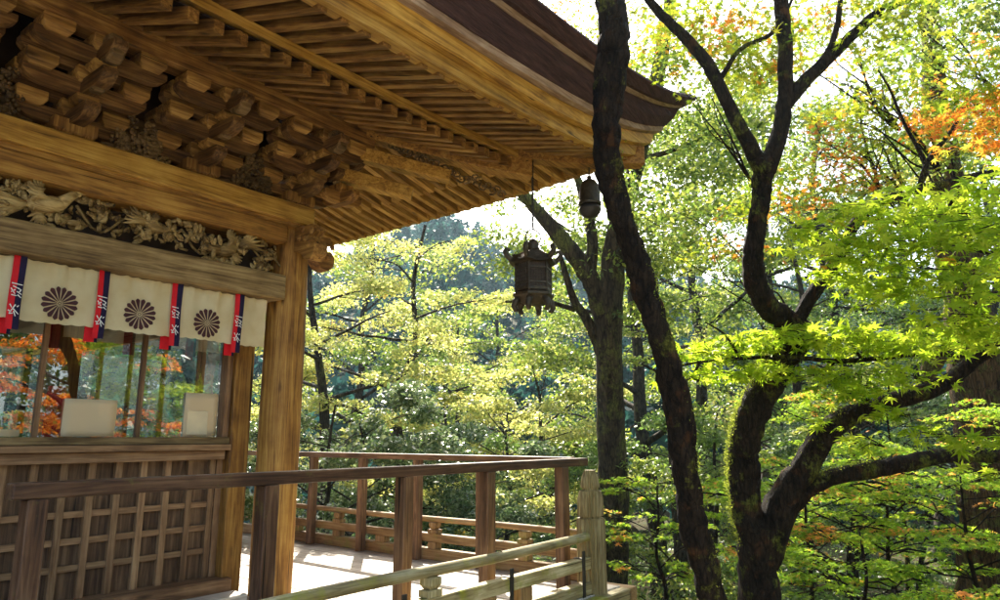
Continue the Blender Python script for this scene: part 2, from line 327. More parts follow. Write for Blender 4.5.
# board wall behind the brackets and behind the frieze
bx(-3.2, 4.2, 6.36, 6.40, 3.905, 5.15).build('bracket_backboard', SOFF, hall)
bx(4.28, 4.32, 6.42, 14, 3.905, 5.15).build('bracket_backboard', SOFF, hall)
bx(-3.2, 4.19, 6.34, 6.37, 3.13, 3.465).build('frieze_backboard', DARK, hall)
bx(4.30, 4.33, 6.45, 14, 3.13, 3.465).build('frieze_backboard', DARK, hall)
# kibana: carved beam nose beyond the pillar
nose = [(0, 0), (.10, -.03), (.17, -.10), (.26, -.12), (.33, -.06), (.34, .04), (.29, .10), (.22, .09), (.23, .15), (.30, .20), (.27, .26), (.15, .25), (.06, .28), (0, .27)]
b = MB().prism(nose, (4.53, 6.22, 3.42), (1, 0, 0), (0, 0, 1), (0, 1, 0), .17)
for k in range(5): b.ell((4.62+.05*k, 6.125, 3.45+.09*math.sin(k*1.7)+.08), (.035, .02, .035), 8, 5)
b.build('carved_beam_nose', EAVE['x'], hall, bevel=.02, seg=2)
b = MB().prism(nose, (4.36, 6.06, 3.40), (0, -1, 0), (0, 0, 1), (1, 0, 0), .17)
for k in range(5): b.ell((4.27, 5.97-.05*k, 3.45+.09*math.sin(k*1.7)+.08), (.02, .035, .035), 8, 5)
b.build('carved_beam_nose', EAVE['y'], hall, bevel=.02, seg=2)
# purlins
b = MB()
PUR = (5.62, 5.86)
bx(-3.2, 4.98, 5.64, 5.86, 4.665, 4.905).build('eave_purlin', EAVE['x'], hall, bevel=.03, seg=3)
bx(4.75, 4.97, 5.87, 14, 4.668, 4.908).build('eave_purlin', EAVE['y'], hall, bevel=.03, seg=3)

# ---- bracket sets
def hijiki(b, cx, cy, z, ln, w, h, ax):
    """bracket arm with curved undersides at both ends"""
    hl = ln/2; pr = [(-hl, h), (-hl, h*.55), (-hl+.03, h*.28), (-hl+.08, h*.08), (-hl+.14, 0), (hl-.14, 0), (hl-.08, h*.08), (hl-.03, h*.28), (hl, h*.55), (hl, h)]
    if ax == 'x': b.prism(pr, (cx, cy, z), (1, 0, 0), (0, 0, 1), (0, 1, 0), w)
    else: b.prism(pr, (cx, cy, z), (0, 1, 0), (0, 0, 1), (1, 0, 0), w)
def masu(b, cx, cy, z, w, h):
    n = len(b.v); q = w*.33
    for zz, a in ((z, q), (z+h*.4, w/2), (z+h, w/2)): b.v += [(cx-a, cy-a, zz), (cx+a, cy-a, zz), (cx+a, cy+a, zz), (cx-a, cy+a, zz)]
    b.f.append((n+3, n+2, n+1, n)); b.f.append((n+8, n+9, n+10, n+11))
    for l in (0, 4):
        for i in range(4): j = (i+1) % 4; b.f.append((n+l+i, n+l+j, n+l+4+j, n+l+4+i))
def bracket(x, y, face, corner=False):
    """face 'f': steps out along -Y; 's': steps out along +X"""
    root = MB(); masu(root, x, y, 3.907, .34, .16)
    o = root.build('bracket_set', EAVE['z'], hall, bevel=.006)
    pend = []
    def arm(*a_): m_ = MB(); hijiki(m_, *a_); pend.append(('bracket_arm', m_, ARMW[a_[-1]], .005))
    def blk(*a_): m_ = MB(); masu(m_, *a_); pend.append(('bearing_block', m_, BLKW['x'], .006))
    def nse(*a_): m_ = MB(); m_.prism(*a_); pend.append(('carved_nose', m_, CARVD['x'], .018))
    def P(u, k): return (x+u, y-k) if face == 'f' else (x+k, y+u)
    la, ca = ('x', 'y') if face == 'f' else ('y', 'x')
    lv = [(4.03, .13, 0), (4.24, .13, .26), (4.44, .12, .52)]
    for i, (z, h, k) in enumerate(lv):
        for kk in ([0, .26, .52][:i+1] if i else [0]):
            if kk < k and i == 2 and kk == 0: continue
            c = P(0, kk); arm(c[0], c[1], z, [.84, .95, 1.02][i], .10, h, la)
            for u in (-.36, -.0, .36) if i else (-.32, 0, .32):
                q = P(u, kk); blk(q[0], q[1], z+h-.03, .225, .125)
        # projecting arm
        ln = .30+k*1.0+.26; c = P(0, (k+.26)/2 if i < 2 else k/2)
        arm(c[0], c[1], z-.002, ln+.1, .118, h-.004, ca)
    for kk, z in ((.52, 4.375), (.26, 4.165)):
        q = P(0, kk); blk(q[0], q[1], z-.0, .175, .075)
    # tail nose
    q = P(0, .62); d = (0, -1, 0) if face == 'f' else (1, 0, 0); sd = (1, 0, 0) if face == 'f' else (0, 1, 0)
    nse([(0, 0), (.12, -.04), (.20, .0), (.21, .09), (.14, .14), (.16, .2), (.07, .22), (0, .2)], (q[0], q[1], 4.42), d, (0, 0, 1), sd, .11)
    q = P(0, .40); nse([(0, 0), (.10, -.03), (.16, .0), (.17, .07), (.09, .10), (0, .1)], (q[0], q[1], 4.24), d, (0, 0, 1), sd, .10)
    for nm_, m_, mt_, bv_ in pend: m_.build(nm_, mt_, o, bevel=bv_)
for x in (3.24, 2.12, 1.0, -.12, -1.24): bracket(x, PY, 'f')
bracket(4.36, 6.26, 'f'); 
for y in (7.4, 8.5, 9.6): bracket(4.36, y, 's')
bracket(4.365, 6.255, 's')
# carved flower panels between the sets
rp_ = random.Random(3)
for cx in (3.80, 2.68, 1.56, .44, -.68):
    b = MB()
    for i in range(120):
        u = rp_.uniform(-1, 1); zz = rp_.uniform(0, 1)
        if abs(u) > 1-.55*zz: continue
        r = rp_.uniform(.018, .038); b.ell((cx+u*.27, 6.22+rp_.uniform(-.06, .05), 3.92+zz*.42), (r, r*.8, r), 7, 5)
        if i % 3 == 0:
            for p in range(5): b.ell((cx+u*.27+.035*math.cos(p*1.257), 6.17, 3.92+zz*.42+.035*math.sin(p*1.257)), (.019, .02, .019), 6, 4)
    b.box(cx-.30, cx+.30, 6.26, 6.30, 3.906, 4.34)
    b.build('carved_flower_panel', CARVD['x'], hall, True)
# diagonal tail rafters at the corner
for (k0, k1, z0, z1, w, h) in ((.0, .90, 4.36, 4.09, .17, .17), (.1, 1.20, 4.62, 4.31, .17, .17)):
    p = (PX+k0, PY-k0, z0); q = (PX+k1, PY-k1, z1); MB().beam(p, q, w, h, w2=w*.95, h2=h*.75).build('tail_rafter', FASC['x'], hall, bevel=.01)
for (k, z) in ((.36, 3.98),):
    b = MB(); masu(b, PX+k, PY-k, z+.14, .19, .09); cb_ = b.build('corner_bracket', GOLD['z'], hall, bevel=.006)
    for ax_, zz_ in (('x', .02), ('y', .018)): b = MB(); hijiki(b, PX+k, PY-k, z+zz_, .5, .11, .12, ax_); b.build('bracket_arm', EAVE[ax_], cb_, bevel=.006)
b = MB(); b.ell((PX+.32, PY-.34, 4.28), (.07, .06, .075), 10, 8); b.ell((PX+.36, PY-.41, 4.33), (.05, .05, .05), 10, 8)
b.build('corner_bracket', CARV['x'], hall, bevel=.01)

# ---- eaves
def lift(k): return .5*min(1.1, (k/2.9)**3)
def zbL(k): return 4.872-.384*(k-.5)
def zbU(k): return 4.60-.33*(k-1.75)
def zadd(side, k, s):
    e = math.exp(-max(0, s)/1.35)
    return lift(max(0, k))*e + (.28*max(0, k-.5)/2.2*(1-e) if side else 0)
def ep(side, k, s, z0):
    """point of the eave at distance k out of the wall line, s along the eave from the hip"""
    z = z0+zadd(side, k, s)
    return (PX+k, PY-k+s, z) if side else (PX+k-s, PY-k, z)
FS = [7.4, 6.5, 5.6, 4.8, 4.1, 3.5, 3.0, 2.5, 2.1, 1.7, 1.35, 1.0, .75, .5, .25, 0]
SS = [.25, .5, .75, 1, 1.35, 1.7, 2.1, 2.5, 3, 3.5, 4.1, 4.8, 5.6, 6.5, 7.5, 9, 11]
def sweep(prof, name, mf, smooth=False):
    b = MB(); n = len(prof)
    st = [(0, s) for s in FS]+[(1, s) for s in SS]
    for sd, s in st: b.v += [ep(sd, k, s, z) for k, z in prof]
    for i in range(len(st)-1):
        for j in range(n): a = i*n+j; c = i*n+(j+1) % n; b.f.append((a, c, c+n, a+n))
    b.f.append(tuple(range(n))); b.f.append(tuple((len(st)-1)*n+j for j in range(n))[::-1])
    return b.build(name, mf, hall, smooth, auto=smooth)
zk = 4.30
sweep([(1.66, zbL(1.66)+.132), (1.81, zbL(1.81)+.132), (1.81, zbL(1.81)+.215), (1.66, zbL(1.66)+.215)], 'flying_rafter_sill', FASC['x'])
sweep([(2.64, zk+.09), (2.66, zk+.01), (2.78, zk+.01), (2.80, zk+.12), (2.64, zk+.15)], 'eave_fascia', FASC['x'])
sweep([(2.66, zk+.125), (2.88, zk+.122), (2.91, zk+.23), (2.66, zk+.25)], 'upper_eave_board', FASC['x'])
sweep([(2.70, zk+.235), (2.98, zk+.232), (3.0, zk+.285), (2.70, zk+.31)], 'thatch_rim', RIM['x'])
sweep([(2.7, zk+.29), (3.01, zk+.288), (3.10, zk+.42), (3.14, zk+.53), (2.7, zk+.56)], 'thatch_edge', BARKROOF)
sweep([(2.8, zk+.535), (3.15, zk+.533), (3.18, zk+.57), (2.8, zk+.6)], 'thatch_rim', RIM['x'])
sweep([(2.8, zk+.575), (3.22, zk+.573), (3.31, zk+.67), (3.30, zk+.70), (3.22, zk+.73), (2.8, zk+.80)], 'upper_thatch_edge', BARKROOF)
# roof slopes (concave) above the thatch edge
b = MB(); pr = [(3.22, zk+.725), (2.6, zk+.86), (1.6, zk+1.25), (.4, zk+1.85), (-1.0, zk+2.8), (-2.4, zk+4.0), (-3.6, zk+5.3)]
st = [(0, s) for s in FS]+[(1, s) for s in SS]
for sd, s in st:
    for k, z in pr:
        p = ep(sd, k, s if s else 0, z)
        b.v.append(p)
n = len(pr)
for i in range(len(st)-1):
    for j in range(n-1): a = i*n+j; b.f.append((a, a+1, a+1+n, a+n))
b.build('roof_slope', BARKROOF, hall, True)
# ceiling boards over the rafters
def soffit(k0, k1, zf, dz, nm, mt):
    b = MB()
    ks = np.linspace(k0, k1, 6); n = 6
    for sd, s in st:
        b.v += [ep(sd, k, s+(0 if k > 0 else 0), zf(k)+dz) for k in ks]
    for i in range(len(st)-1):
        for j in range(n-1): a = i*n+j; b.f.append((a, a+1, a+1+n, a+n))
    return b.build(nm, mt, hall)
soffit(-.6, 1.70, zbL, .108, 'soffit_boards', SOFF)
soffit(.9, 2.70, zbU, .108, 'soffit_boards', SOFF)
# rafters
def rafter(sd, c, k0, k1, zf, name, w=.082, h=.105, mt=None):
    # c = plan coordinate along the eave measured from the pillar line (positive beyond the corner)
    kk0 = max(k0, c+.06)
    if kk0 > k1-.08: return
    b = MB(); ks = np.linspace(kk0, k1, 4); n0 = 0
    for k in ks:
        s = k-c; z = zf(k)+zadd(sd, k, s)
        if sd == 0: X, Y = PX+c, PY-k; b.v += [(X-w/2, Y, z), (X+w/2, Y, z), (X+w/2, Y, z+h), (X-w/2, Y, z+h)]
        else: X, Y = PX+k, PY-c; b.v += [(X, Y+w/2, z), (X, Y-w/2, z), (X, Y-w/2, z+h), (X, Y+w/2, z+h)]
    for i in range(len(ks)-1):
        for j in range(4): a = i*4+j; d = i*4+(j+1) % 4; b.f.append((a, d, d+4, a+4))
    b.f.append((3, 2, 1, 0)); m = (len(ks)-1)*4; b.f.append((m, m+1, m+2, m+3))
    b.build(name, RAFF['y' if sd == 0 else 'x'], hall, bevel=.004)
SP = .195
for i in range(-19, 10):
    c = i*SP
    if c > -3.2: rafter(0, c, -.25, 1.77, zbL, 'rafter')
for i in range(-14, 14): rafter(0, i*SP, 1.1, 2.72, zbU, 'flying_rafter')
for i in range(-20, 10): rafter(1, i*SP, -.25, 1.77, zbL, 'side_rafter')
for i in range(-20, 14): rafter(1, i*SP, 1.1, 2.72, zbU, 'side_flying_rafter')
# hip rafters
def hip(k0, k1, zf, w, h, nm, drop):
    b = MB(); ks = np.linspace(k0, k1, 8); r = .7071*w/2
    for k in ks:
        z = zf(k)+lift(k)-drop; x, y = PX+k, PY-k
        b.v += [(x-r, y-r, z), (x+r, y+r, z), (x+r, y+r, z+h), (x-r, y-r, z+h)]
    for i in range(7):
        for j in range(4): a = i*4+j; d = i*4+(j+1) % 4; b.f.append((a, d, d+4, a+4))
    b.f.append((3, 2, 1, 0)); m = 28; b.f.append((m, m+1, m+2, m+3)); b.build(nm, GOLD['x'], hall, bevel=.01)
hip(0, 1.86, zbL, .19, .22, 'hip_rafter', .09)
hip(1.0, 2.80, zbU, .18, .22, 'upper_hip_rafter', .09)
# carved cloud board beside the hip
b = MB(); rc = random.Random(5)
for i in range(26):
    k = .75+i*.036; z = zbL(k)-.09-.006*i+rc.uniform(-.035, .035)
    cx, cy = PX+k*.92+.02, PY-k-.02
    pts = [Vector((cx+(.055-.005*t)*math.cos(t*.9+i)*(.7071), cy-(.055-.005*t)*math.cos(t*.9+i)*.7071, z+(.055-.005*t)*math.sin(t*.9+i))) for t in range(10)]
    b.tube(pts, [.013-.001*t for t in range(10)], 6)
b.build('carved_cloud_board', CARVD['x'], hall, True)

# ---- frieze carving between the beams (birds, flowers, branches)
fr = MB().box(-3.2, 4.17, 6.20, 6.22, 3.131, 3.145).build('carved_frieze', CARV['x'], hall)
def bird(cx, cz, s, flip, up):
    b = MB(); y = 6.10; f = -1 if flip else 1
    M = Matrix.Rotation(-f*up, 3, 'Y')
    def T(x, dy, z): v = M@Vector((f*x*s, 0, z*s)); return (cx+v.x, y+dy*s, cz+v.z)
    b.ell(T(0, 0, 0), (.13*s, .05*s, .06*s), 12, 8, Matrix.Rotation(-f*up, 3, 'Y'))
    b.tube([T(.09, 0, .01), T(.15, 0, .05), T(.19, 0, .075)], [.045*s, .032*s, .03*s], 8)
    b.ell(T(.20, 0, .08), (.036*s, .03*s, .032*s), 8, 6); b.tube([T(.225, 0, .08), T(.27, 0, .07)], [.014*s, .003*s], 6)
    for i in range(8):                                    # wing feathers, both wings
        a = R(20+i*17); l = .20-.008*i
        for sgn, off in ((1, -.03), (-1, .02)):
            p0 = T(.03-.018*i, off, .02*sgn); p1 = T(.03-.018*i-l*math.cos(a)*.8, off-.02, sgn*(.03+l*math.sin(a)*.75))
            pm = tuple((a_+b_)/2 for a_, b_ in zip(p0, p1)); b.tube([p0, pm, p1], [.012*s, .021*s, .005*s], 6)
    for i in range(6):
        a = (i-2.5)*.16; b.tube([T(-.11, 0, 0), T(-.22, -.01, .12*math.sin(a)), T(-.36, -.02, .34*math.sin(a))], [.02*s, .022*s, .006*s], 6)
    o = b.build('carved_bird', CARV['x'], fr, True)
for a in ((1.98, 3.31, 1.2, False, .25), (3.55, 3.28, 1.1, True, -.5), (.75, 3.30, 1.0, True, .2), (2.85, 3.33, .75, False, -.25), (-.5, 3.3, 1, False, .1)): bird(*a)
rf = random.Random(21)
flw = MB(); lvs = MB(); brn = MB()
for i in range(34):
    cx = -1.0+i*.153+rf.uniform(-.04, .04); cz = 3.30+rf.uniform(-.12, .12); y = 6.13+rf.uniform(-.03, .04)
    if i % 2 == 0:
        r0 = rf.uniform(.042, .062)
        for ring, rr in ((0, 0), (1, .4), (2, .75), (3, 1.0)):
            m = 1 if ring == 0 else 5+ring*2
            for j in range(m):
                a = j/m*6.283+ring*.4; flw.ell((cx+r0*rr*math.cos(a), y-.035+.03*rr, cz+r0*rr*math.sin(a)*.9), (.0145, .016, .0145), 6, 4)
    for j in range(17):
        a = rf.uniform(0, 6.283); r0 = rf.uniform(.05, .12); px, pz = cx+r0*math.cos(a), min(3.44, max(3.16, cz+r0*math.sin(a)))
        l = rf.uniform(.025, .06); a2 = rf.uniform(0, 6.28); dx, dz = math.cos(a2)*l, math.sin(a2)*l; nx, nz = -dz*.38, dx*.38; yy = y+rf.uniform(-.06, .05)
        lvs.ell((px, yy, pz), (l, .014, l*.42), 8, 6, Matrix.Rotation(a2, 3, 'Y')@Matrix.Rotation(rf.uniform(-.5, .5), 3, 'Z'))
    if i % 3 == 0:
        pts = [(cx+t*.07, 6.15+.02*math.sin(t), 3.29+.10*math.sin(t*.9+i)) for t in range(8)]; brn.tube(pts, [.013]*8, 6)
flw.build('carved_blossoms', CARV['z'], fr, True)
ol = lvs.build('carved_leaves', CARV['y'], fr, True)
brn.build('carved_branches', CARV['x'], fr, True)

# ---- glazed wall and lower panel wall (plane Y = 6.5)
Y0 = 6.50
WX0, WX1 = -3.0, 3.93
bx(3.93, 4.135, 6.42, 6.62, .0, 2.86).build('wall_post', GOLD['z'], hall, bevel=.01)
bx(3.865, 3.927, 6.47, 6.59, 1.385, 2.86).build('window_jamb', PANEL['z'], hall, bevel=.004)
bx(WX0, 3.927, 6.44, 6.60, 1.435, 1.50).build('window_sill', GREYB['x'], hall, bevel=.004)
bx(WX0, 3.927, 6.40, 6.60, 1.375, 1.432).build('wall_rail', BATT['x'], hall, bevel=.005)
bx(WX0, 3.90, 6.455, 6.60, 1.285, 1.372).build('wall_rail', BATT['x'], hall, bevel=.005)
bx(WX0, 4.0, 6.34, 6.62, .06, .19).build('ground_sill', PANEL['x'], hall, bevel=.012)
bx(-3, 4.02, 6.10, 6.335, .002, .075).build('step_board', DECK['x'], hall, bevel=.01)
# board infill: each board its own shade, boards inside one mesh
x = 4.045-.2205*32; b = MB()
i = 0
while x < 3.86:
    b.box(max(x, WX0)+.001, min(x+.219, 3.88), 6.585+.002*(i % 2), 6.61, .19, 1.285); x += .2205; i += 1
b.build('panel_boards', BOARD['z'], hall, bevel=.002)
batt = [2.078+.2215*k-.22*12 for k in range(0, 21)]
for k in range(20):
    xb = 4.045-.2205*k
    if xb > 3.9 or xb < -.4: continue
    bx(xb-.029, xb+.029, 6.530, 6.5835, .19, 1.285).build('vertical_batten', BATT['z'], hall, bevel=.003)
for z in (.437, .65, .866, 1.079):
    b = MB()
    bx(WX0, 3.865, 6.542, 6.583, z-.026, z+.026).build('horizontal_batten', BATT['x'], hall, bevel=.003)
bx(3.866, 3.93, 6.53, 6.60, .19, 1.285).build('wall_stile', PANEL['z'], hall, bevel=.004)
# window
win = bx(WX0, 3.865, 6.555, 6.585, 2.80, 2.865).build('window', PANEL['x'], hall, bevel=.004)
for x in (-1.1, -.25, .58, 1.42, 2.25, 3.07): bx(x-.02, x+.02, 6.53, 6.575, 1.50, 2.80).build('window_mullion', PANEL['z'], win, bevel=.003)
bx(3.60, 3.63, 6.56, 6.585, 1.50, 2.80).build('window_mullion', PANEL['z'], win, bevel=.003)
MB().quad([(WX0, 6.552, 1.50), (3.865, 6.552, 1.50), (3.865, 6.552, 2.80), (WX0, 6.552, 2.80)]).build('window_pane', GLASS, win)
# side wall glazing, back wall
bx(4.03, 4.10, 6.63, 11.0, .06, 1.42).build('side_wall_boards', PANEL['y'], hall)
bx(4.02, 4.11, 6.63, 11.0, 1.42, 1.50).build('side_window_sill', GREYB['y'], hall)
swin = bx(4.03, 4.10, 6.63, 11.0, 2.66, 2.86).build('side_window', PANEL['y'], hall)
for y in (7.3, 8.15, 9.0, 9.85): bx(4.04, 4.085, y-.02, y+.02, 1.50, 2.66).build('window_mullion', PANEL['z'], swin)
MB().quad([(4.06, 6.63, 1.5), (4.06, 11, 1.5), (4.06, 11, 2.66), (4.06, 6.63, 2.66)]).build('window_pane', GLASS2, swin)
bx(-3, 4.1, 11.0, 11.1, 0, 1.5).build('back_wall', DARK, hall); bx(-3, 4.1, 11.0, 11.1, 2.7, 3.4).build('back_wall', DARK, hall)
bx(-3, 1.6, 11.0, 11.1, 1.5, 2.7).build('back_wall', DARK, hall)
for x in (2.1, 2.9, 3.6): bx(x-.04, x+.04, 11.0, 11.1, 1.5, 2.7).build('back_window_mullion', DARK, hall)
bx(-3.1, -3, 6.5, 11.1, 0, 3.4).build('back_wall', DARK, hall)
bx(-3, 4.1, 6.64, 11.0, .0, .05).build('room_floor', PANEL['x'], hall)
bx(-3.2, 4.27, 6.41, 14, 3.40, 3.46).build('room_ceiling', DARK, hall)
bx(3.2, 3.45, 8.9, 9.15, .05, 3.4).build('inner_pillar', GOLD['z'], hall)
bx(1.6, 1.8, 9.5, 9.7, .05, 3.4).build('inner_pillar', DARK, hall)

# ---- things at the window
def paper(x0, x1, z0, z1, label, y=6.535):
    b = MB(); n = 6
    for i in range(n+1):
        for j in range(n+1):
            b.v.append((x0+(x1-x0)*i/n, y+.005*math.sin(i*1.3+j*.8), z0+(z1-z0)*j/n))
    for i in range(n):
        for j in range(n): a = i*(n+1)+j; b.f.append((a, a+n+1, a+n+2, a+1))
    o = b.build('paper_notice', PAPER, None, True); md = o.modifiers.new('t', 'SOLIDIFY'); md.thickness = .002
    if x0 > 3: bi = MB().box(x0+.03, x0+.24, y-.008, y-.0065, z0+.02, z0+.24).build('inner_sheet', PAPER2, o)
    return tag(o, label, 'paper notice', 'paper notices on the shrine window')
paper(2.44, 2.87, 1.505, 1.82, 'wide cream paper notice taped to the glass left of the middle window bar')
paper(3.49, 3.83, 1.505, 1.92, 'taller pale paper notice taped to the glass nearest the corner post')
paper(1.2, 2.14, 1.505, 1.56, 'low white paper strip lying along the sill at the far left of the window')
b = MB(); b.tube([(2.56, 7.05, 1.3), (2.56, 7.05, 2.25)], .01, 6)
rr_ = empty('red_banner', (2.56, 7.05, .05), 'narrow red cloth banner standing inside the shrine window', 'banner')
MB().tube([(2.56, 7.05, .05), (2.56, 7.05, 2.2)], .012, 8).build('banner_pole', DARK, rr_)
MB().box(2.48, 2.64, 7.035, 7.045, 1.5, 1.95).build('banner_cloth', REDCLOTH, rr_)
tb = empty('offering_table', (1.9, 8.0, .05), 'low dark table with red cloth inside the shrine behind the left window', 'table')
bx(1.3, 2.7, 7.8, 8.4, 1.26, 1.32).build('table_top', DARK, tb, bevel=.01)
bx(1.28, 2.72, 7.78, 7.798, 1.1, 1.325).build('table_cloth', REDCLOTH, tb)
for x in (1.36, 2.64):
    for y in (7.88, 8.34): bx(x-.03, x+.03, y-.03, y+.03, .05, 1.26).build('leg', DARK, tb)

# ---- noren curtain
nor = empty('crested_curtain', (2.0, 6.15, 2.84), 'short cream cloth curtain with dark chrysanthemum crests and red and navy ribbons under the beam', 'curtain')
RB = [-.635, -.01, .615, 1.235, 1.86, 2.485, 3.115, 3.735]
def nory(x, z):
    t = (2.86-z)/.49
    return 6.15+.010*math.sin(x*23+.5*math.sin(x*9))*(1-.5*t)+.006*math.sin(x*51+1)*max(0, 1-2.2*t)+.012*math.sin(x*5+2)*t
def norx(x, z): return x+.012*math.sin(z*30+x*3)*.2
b = MB(); nx, nz = 520, 18; xa, xb = -1.2, 4.045
for i in range(nx+1):
    for j in range(nz+1):
        x = xa+(xb-xa)*i/nx; t = j/nz; z = 2.862-.008*abs(math.sin(x*33))-t*(.475+.006*math.sin(x*7))
        b.v.append((norx(x, z), nory(x, z)-.009*abs(math.sin(x*33+math.sin(x*11)*2))*max(0, 1-4*t), z))
for i in range(nx):
    for j in range(nz): a = i*(nz+1)+j; b.f.append((a, a+1, a+nz+2, a+nz+1))
b.build('curtain_cloth', CLOTH, nor, True)
def crest(cx, cz, r):
    b = MB()
    for i in range(16):
        a0 = 2*math.pi*i/16+.2; half = math.pi/16*.80; pts = []
        for rr, w in ((.16, .55), (.55, .8), (.88, 1.0)): pts.append((rr, -half*w))
        for t in (-.7, 0, .7): pts.append((.88+.12*math.cos(t*1.3), half*t*.75))
        for rr, w in ((.88, 1.0), (.55, .8), (.16, .55)): pts.append((rr, half*w))
        q = []
        for rr, da in pts:
            x = cx+r*rr*math.cos(a0+da); z = cz+r*rr*math.sin(a0+da); q.append((x, nory(x, z)-.0075, z))
        b.quad(q)
    for i in range(6):
        a = i*1.047; x = cx+r*.085*math.cos(a); z = cz+r*.085*math.sin(a); n = 6
        b.quad([(x+r*.035*math.cos(j), nory(x, z)-.008, z+r*.035*math.sin(j)) for j in np.linspace(0, 5.2, n)])
    b.build('crest', CREST, nor)
for i in range(1, len(RB)): crest((RB[i-1]+RB[i])/2+.005, 2.545, .138)
glyph = [[(-.5, .16, .5, .02)], [(-.5, .7, -.1, .2), (-.35, .9, .1, .75), (-.1, .6, -.45, .35), (.1, .75, .45, .6), (.4, .6, .2, .3), (.05, .45, .5, .2), (-.4, .1, .1, .05), (.15, .15, .5, -.1)],
         [(-.4, .9, -.2, .6), (.1, .9, -.35, .1), (-.1, .55, .45, .05), (-.5, .35, -.2, .2), (-.4, .05, -.05, .1), (.25, .7, .4, .85), (.0, .3, .2, -.15)]]
for x in RB:
    rib = empty('ribbon', (x, 6.13, 2.86), None, None) if False else None
    tops = []
    rw = .044
    r1 = MB(); r2 = MB(); tl = MB(); le = MB()
    for bb, x0, x1 in ((r1, -rw, 0), (r2, 0, rw)):
        for j in range(13):
            z = 2.868-j*.0475; sw = .003*math.sin(z*9+x*4)
            for xx in (x0, x1): px = x+xx+sw; bb.v.append((px, nory(px, z)-.022-.004*math.sin(xx*40), z))
        for j in range(12): bb.f.append((2*j, 2*j+1, 2*j+3, 2*j+2))
    o1 = r1.build('ribbon', RED, nor, True); o2 = r2.build('ribbon_navy_half', NAVY, o1)
    # rear tail of the ribbon, hanging behind the cloth
    MB().box(x-.085, x-.005, 6.195, 6.200, 2.27, 2.50).build('ribbon_tail', RED, o1); MB().box(x-.004, x+.02, 6.195, 6.200, 2.27, 2.50).build('ribbon_tail', NAVY, o1)
    for g, zt, hh in ((0, 2.70, .06), (1, 2.61, .085), (2, 2.47, .085)):
        for (xa_, za_, xb_, zb_) in glyph[g]:
            p = np.array([x+xa_*.075+.003*math.sin(zt*9+x*4), zt-.09+za_*hh+.03]); q = np.array([x+xb_*.075+.003*math.sin(zt*9+x*4), zt-.09+zb_*hh+.03])
            d = (q-p)/np.linalg.norm(q-p); nn = np.array([-d[1], d[0]])*.0048
            y = nory(x, zt)-.0285
            le.quad([(p[0]+nn[0], y, p[1]+nn[1]), (q[0]+nn[0]*.6, y, q[1]+nn[1]*.6), (q[0]-nn[0]*.6, y, q[1]-nn[1]*.6), (p[0]-nn[0], y, p[1]-nn[1])])
    le.build('ribbon_lettering', WHITE, o1)

# ================================================================== VERANDA
ver = empty('veranda', (5.5, 5, 0), 'weathered plank veranda floor running round the shrine corner', 'veranda')
POSTW = wood3('post_wood', (.15, .10, .035), (.33, .25, .10), (.52, .42, .20), moss=(.26, .25, .04), mossamt=.05, bump=.15)
b = MB(); x = -3.0
while x < 6.75: b.box(x, x+.230, 3.72, 6.10 if x < 4.0 else 14.0, -.06, 0.0+random.uniform(-.002, .002)); x += .239
b.build('floor_boards', DECK['y'], ver, bevel=.006)
bx(-3, 6.80, 3.60, 3.715, -.22, -.01).build('edge_beam', KORAN['x'], ver, bevel=.01)
bx(6.765, 6.93, 3.60, 14, -.22, -.01).build('edge_beam', KORANB['y'], ver, bevel=.01)
bx(-3, 7.35, 3.15, 3.595, -.30, -.24).build('lower_step', KORAN['x'], ver, bevel=.01)
bx(6.94, 7.35, 3.60, 5.0, -.30, -.24).build('lower_step', KORAN['y'], ver, bevel=.01)
for (x, y) in ((6.6, 3.8), (4.4, 3.8), (2.2, 3.8), (0, 3.8), (6.8, 6.5), (6.8, 9), (6.8, 11.5), (4.36, 6.25)):
    bx(x-.08, x+.08, y-.08, y+.08, -3.0, -.23 if y < 6.6 or x > 6 else -.07).build('stilt', PANEL['z'], ver)

# front handrail (tall, dark)
hr = empty('handrail', (4, 4.12, 0), 'tall dark brown square handrail running in front of the shrine wall', 'handrail')
MB().beam((1.33, 4.10, 1.195), (6.76, 4.10, 1.195), .105, .082).build('top_rail', RAILD['x'], hr, bevel=.008, seg=2)
for x, w in ((1.45, .095), (2.80, .11), (4.04, .105), (5.08, .115), (6.31, .115)):
    bx(x-w/2, x+w/2, 4.045, 4.155, .001, 1.194).build('post', RAILD['z'] if x < 3 else RAILR['z'], hr, bevel=.006)
hb = empty('handrail', (6.6, 7, 0), 'tall reddish handrail along the far side of the veranda, behind the corner pillar', 'handrail')
MB().beam((6.64, 4.16, 1.215), (6.64, 13.5, 1.215), .095, .072).build('top_rail', RAILR['y'], hb, bevel=.008, seg=2)
for y in (5.45, 6.50, 7.55, 8.62, 9.7, 10.8, 11.9): bx(6.59, 6.69, y-.05, y+.05, .001, 1.214).build('post', RAILR['z'], hb, bevel=.006)

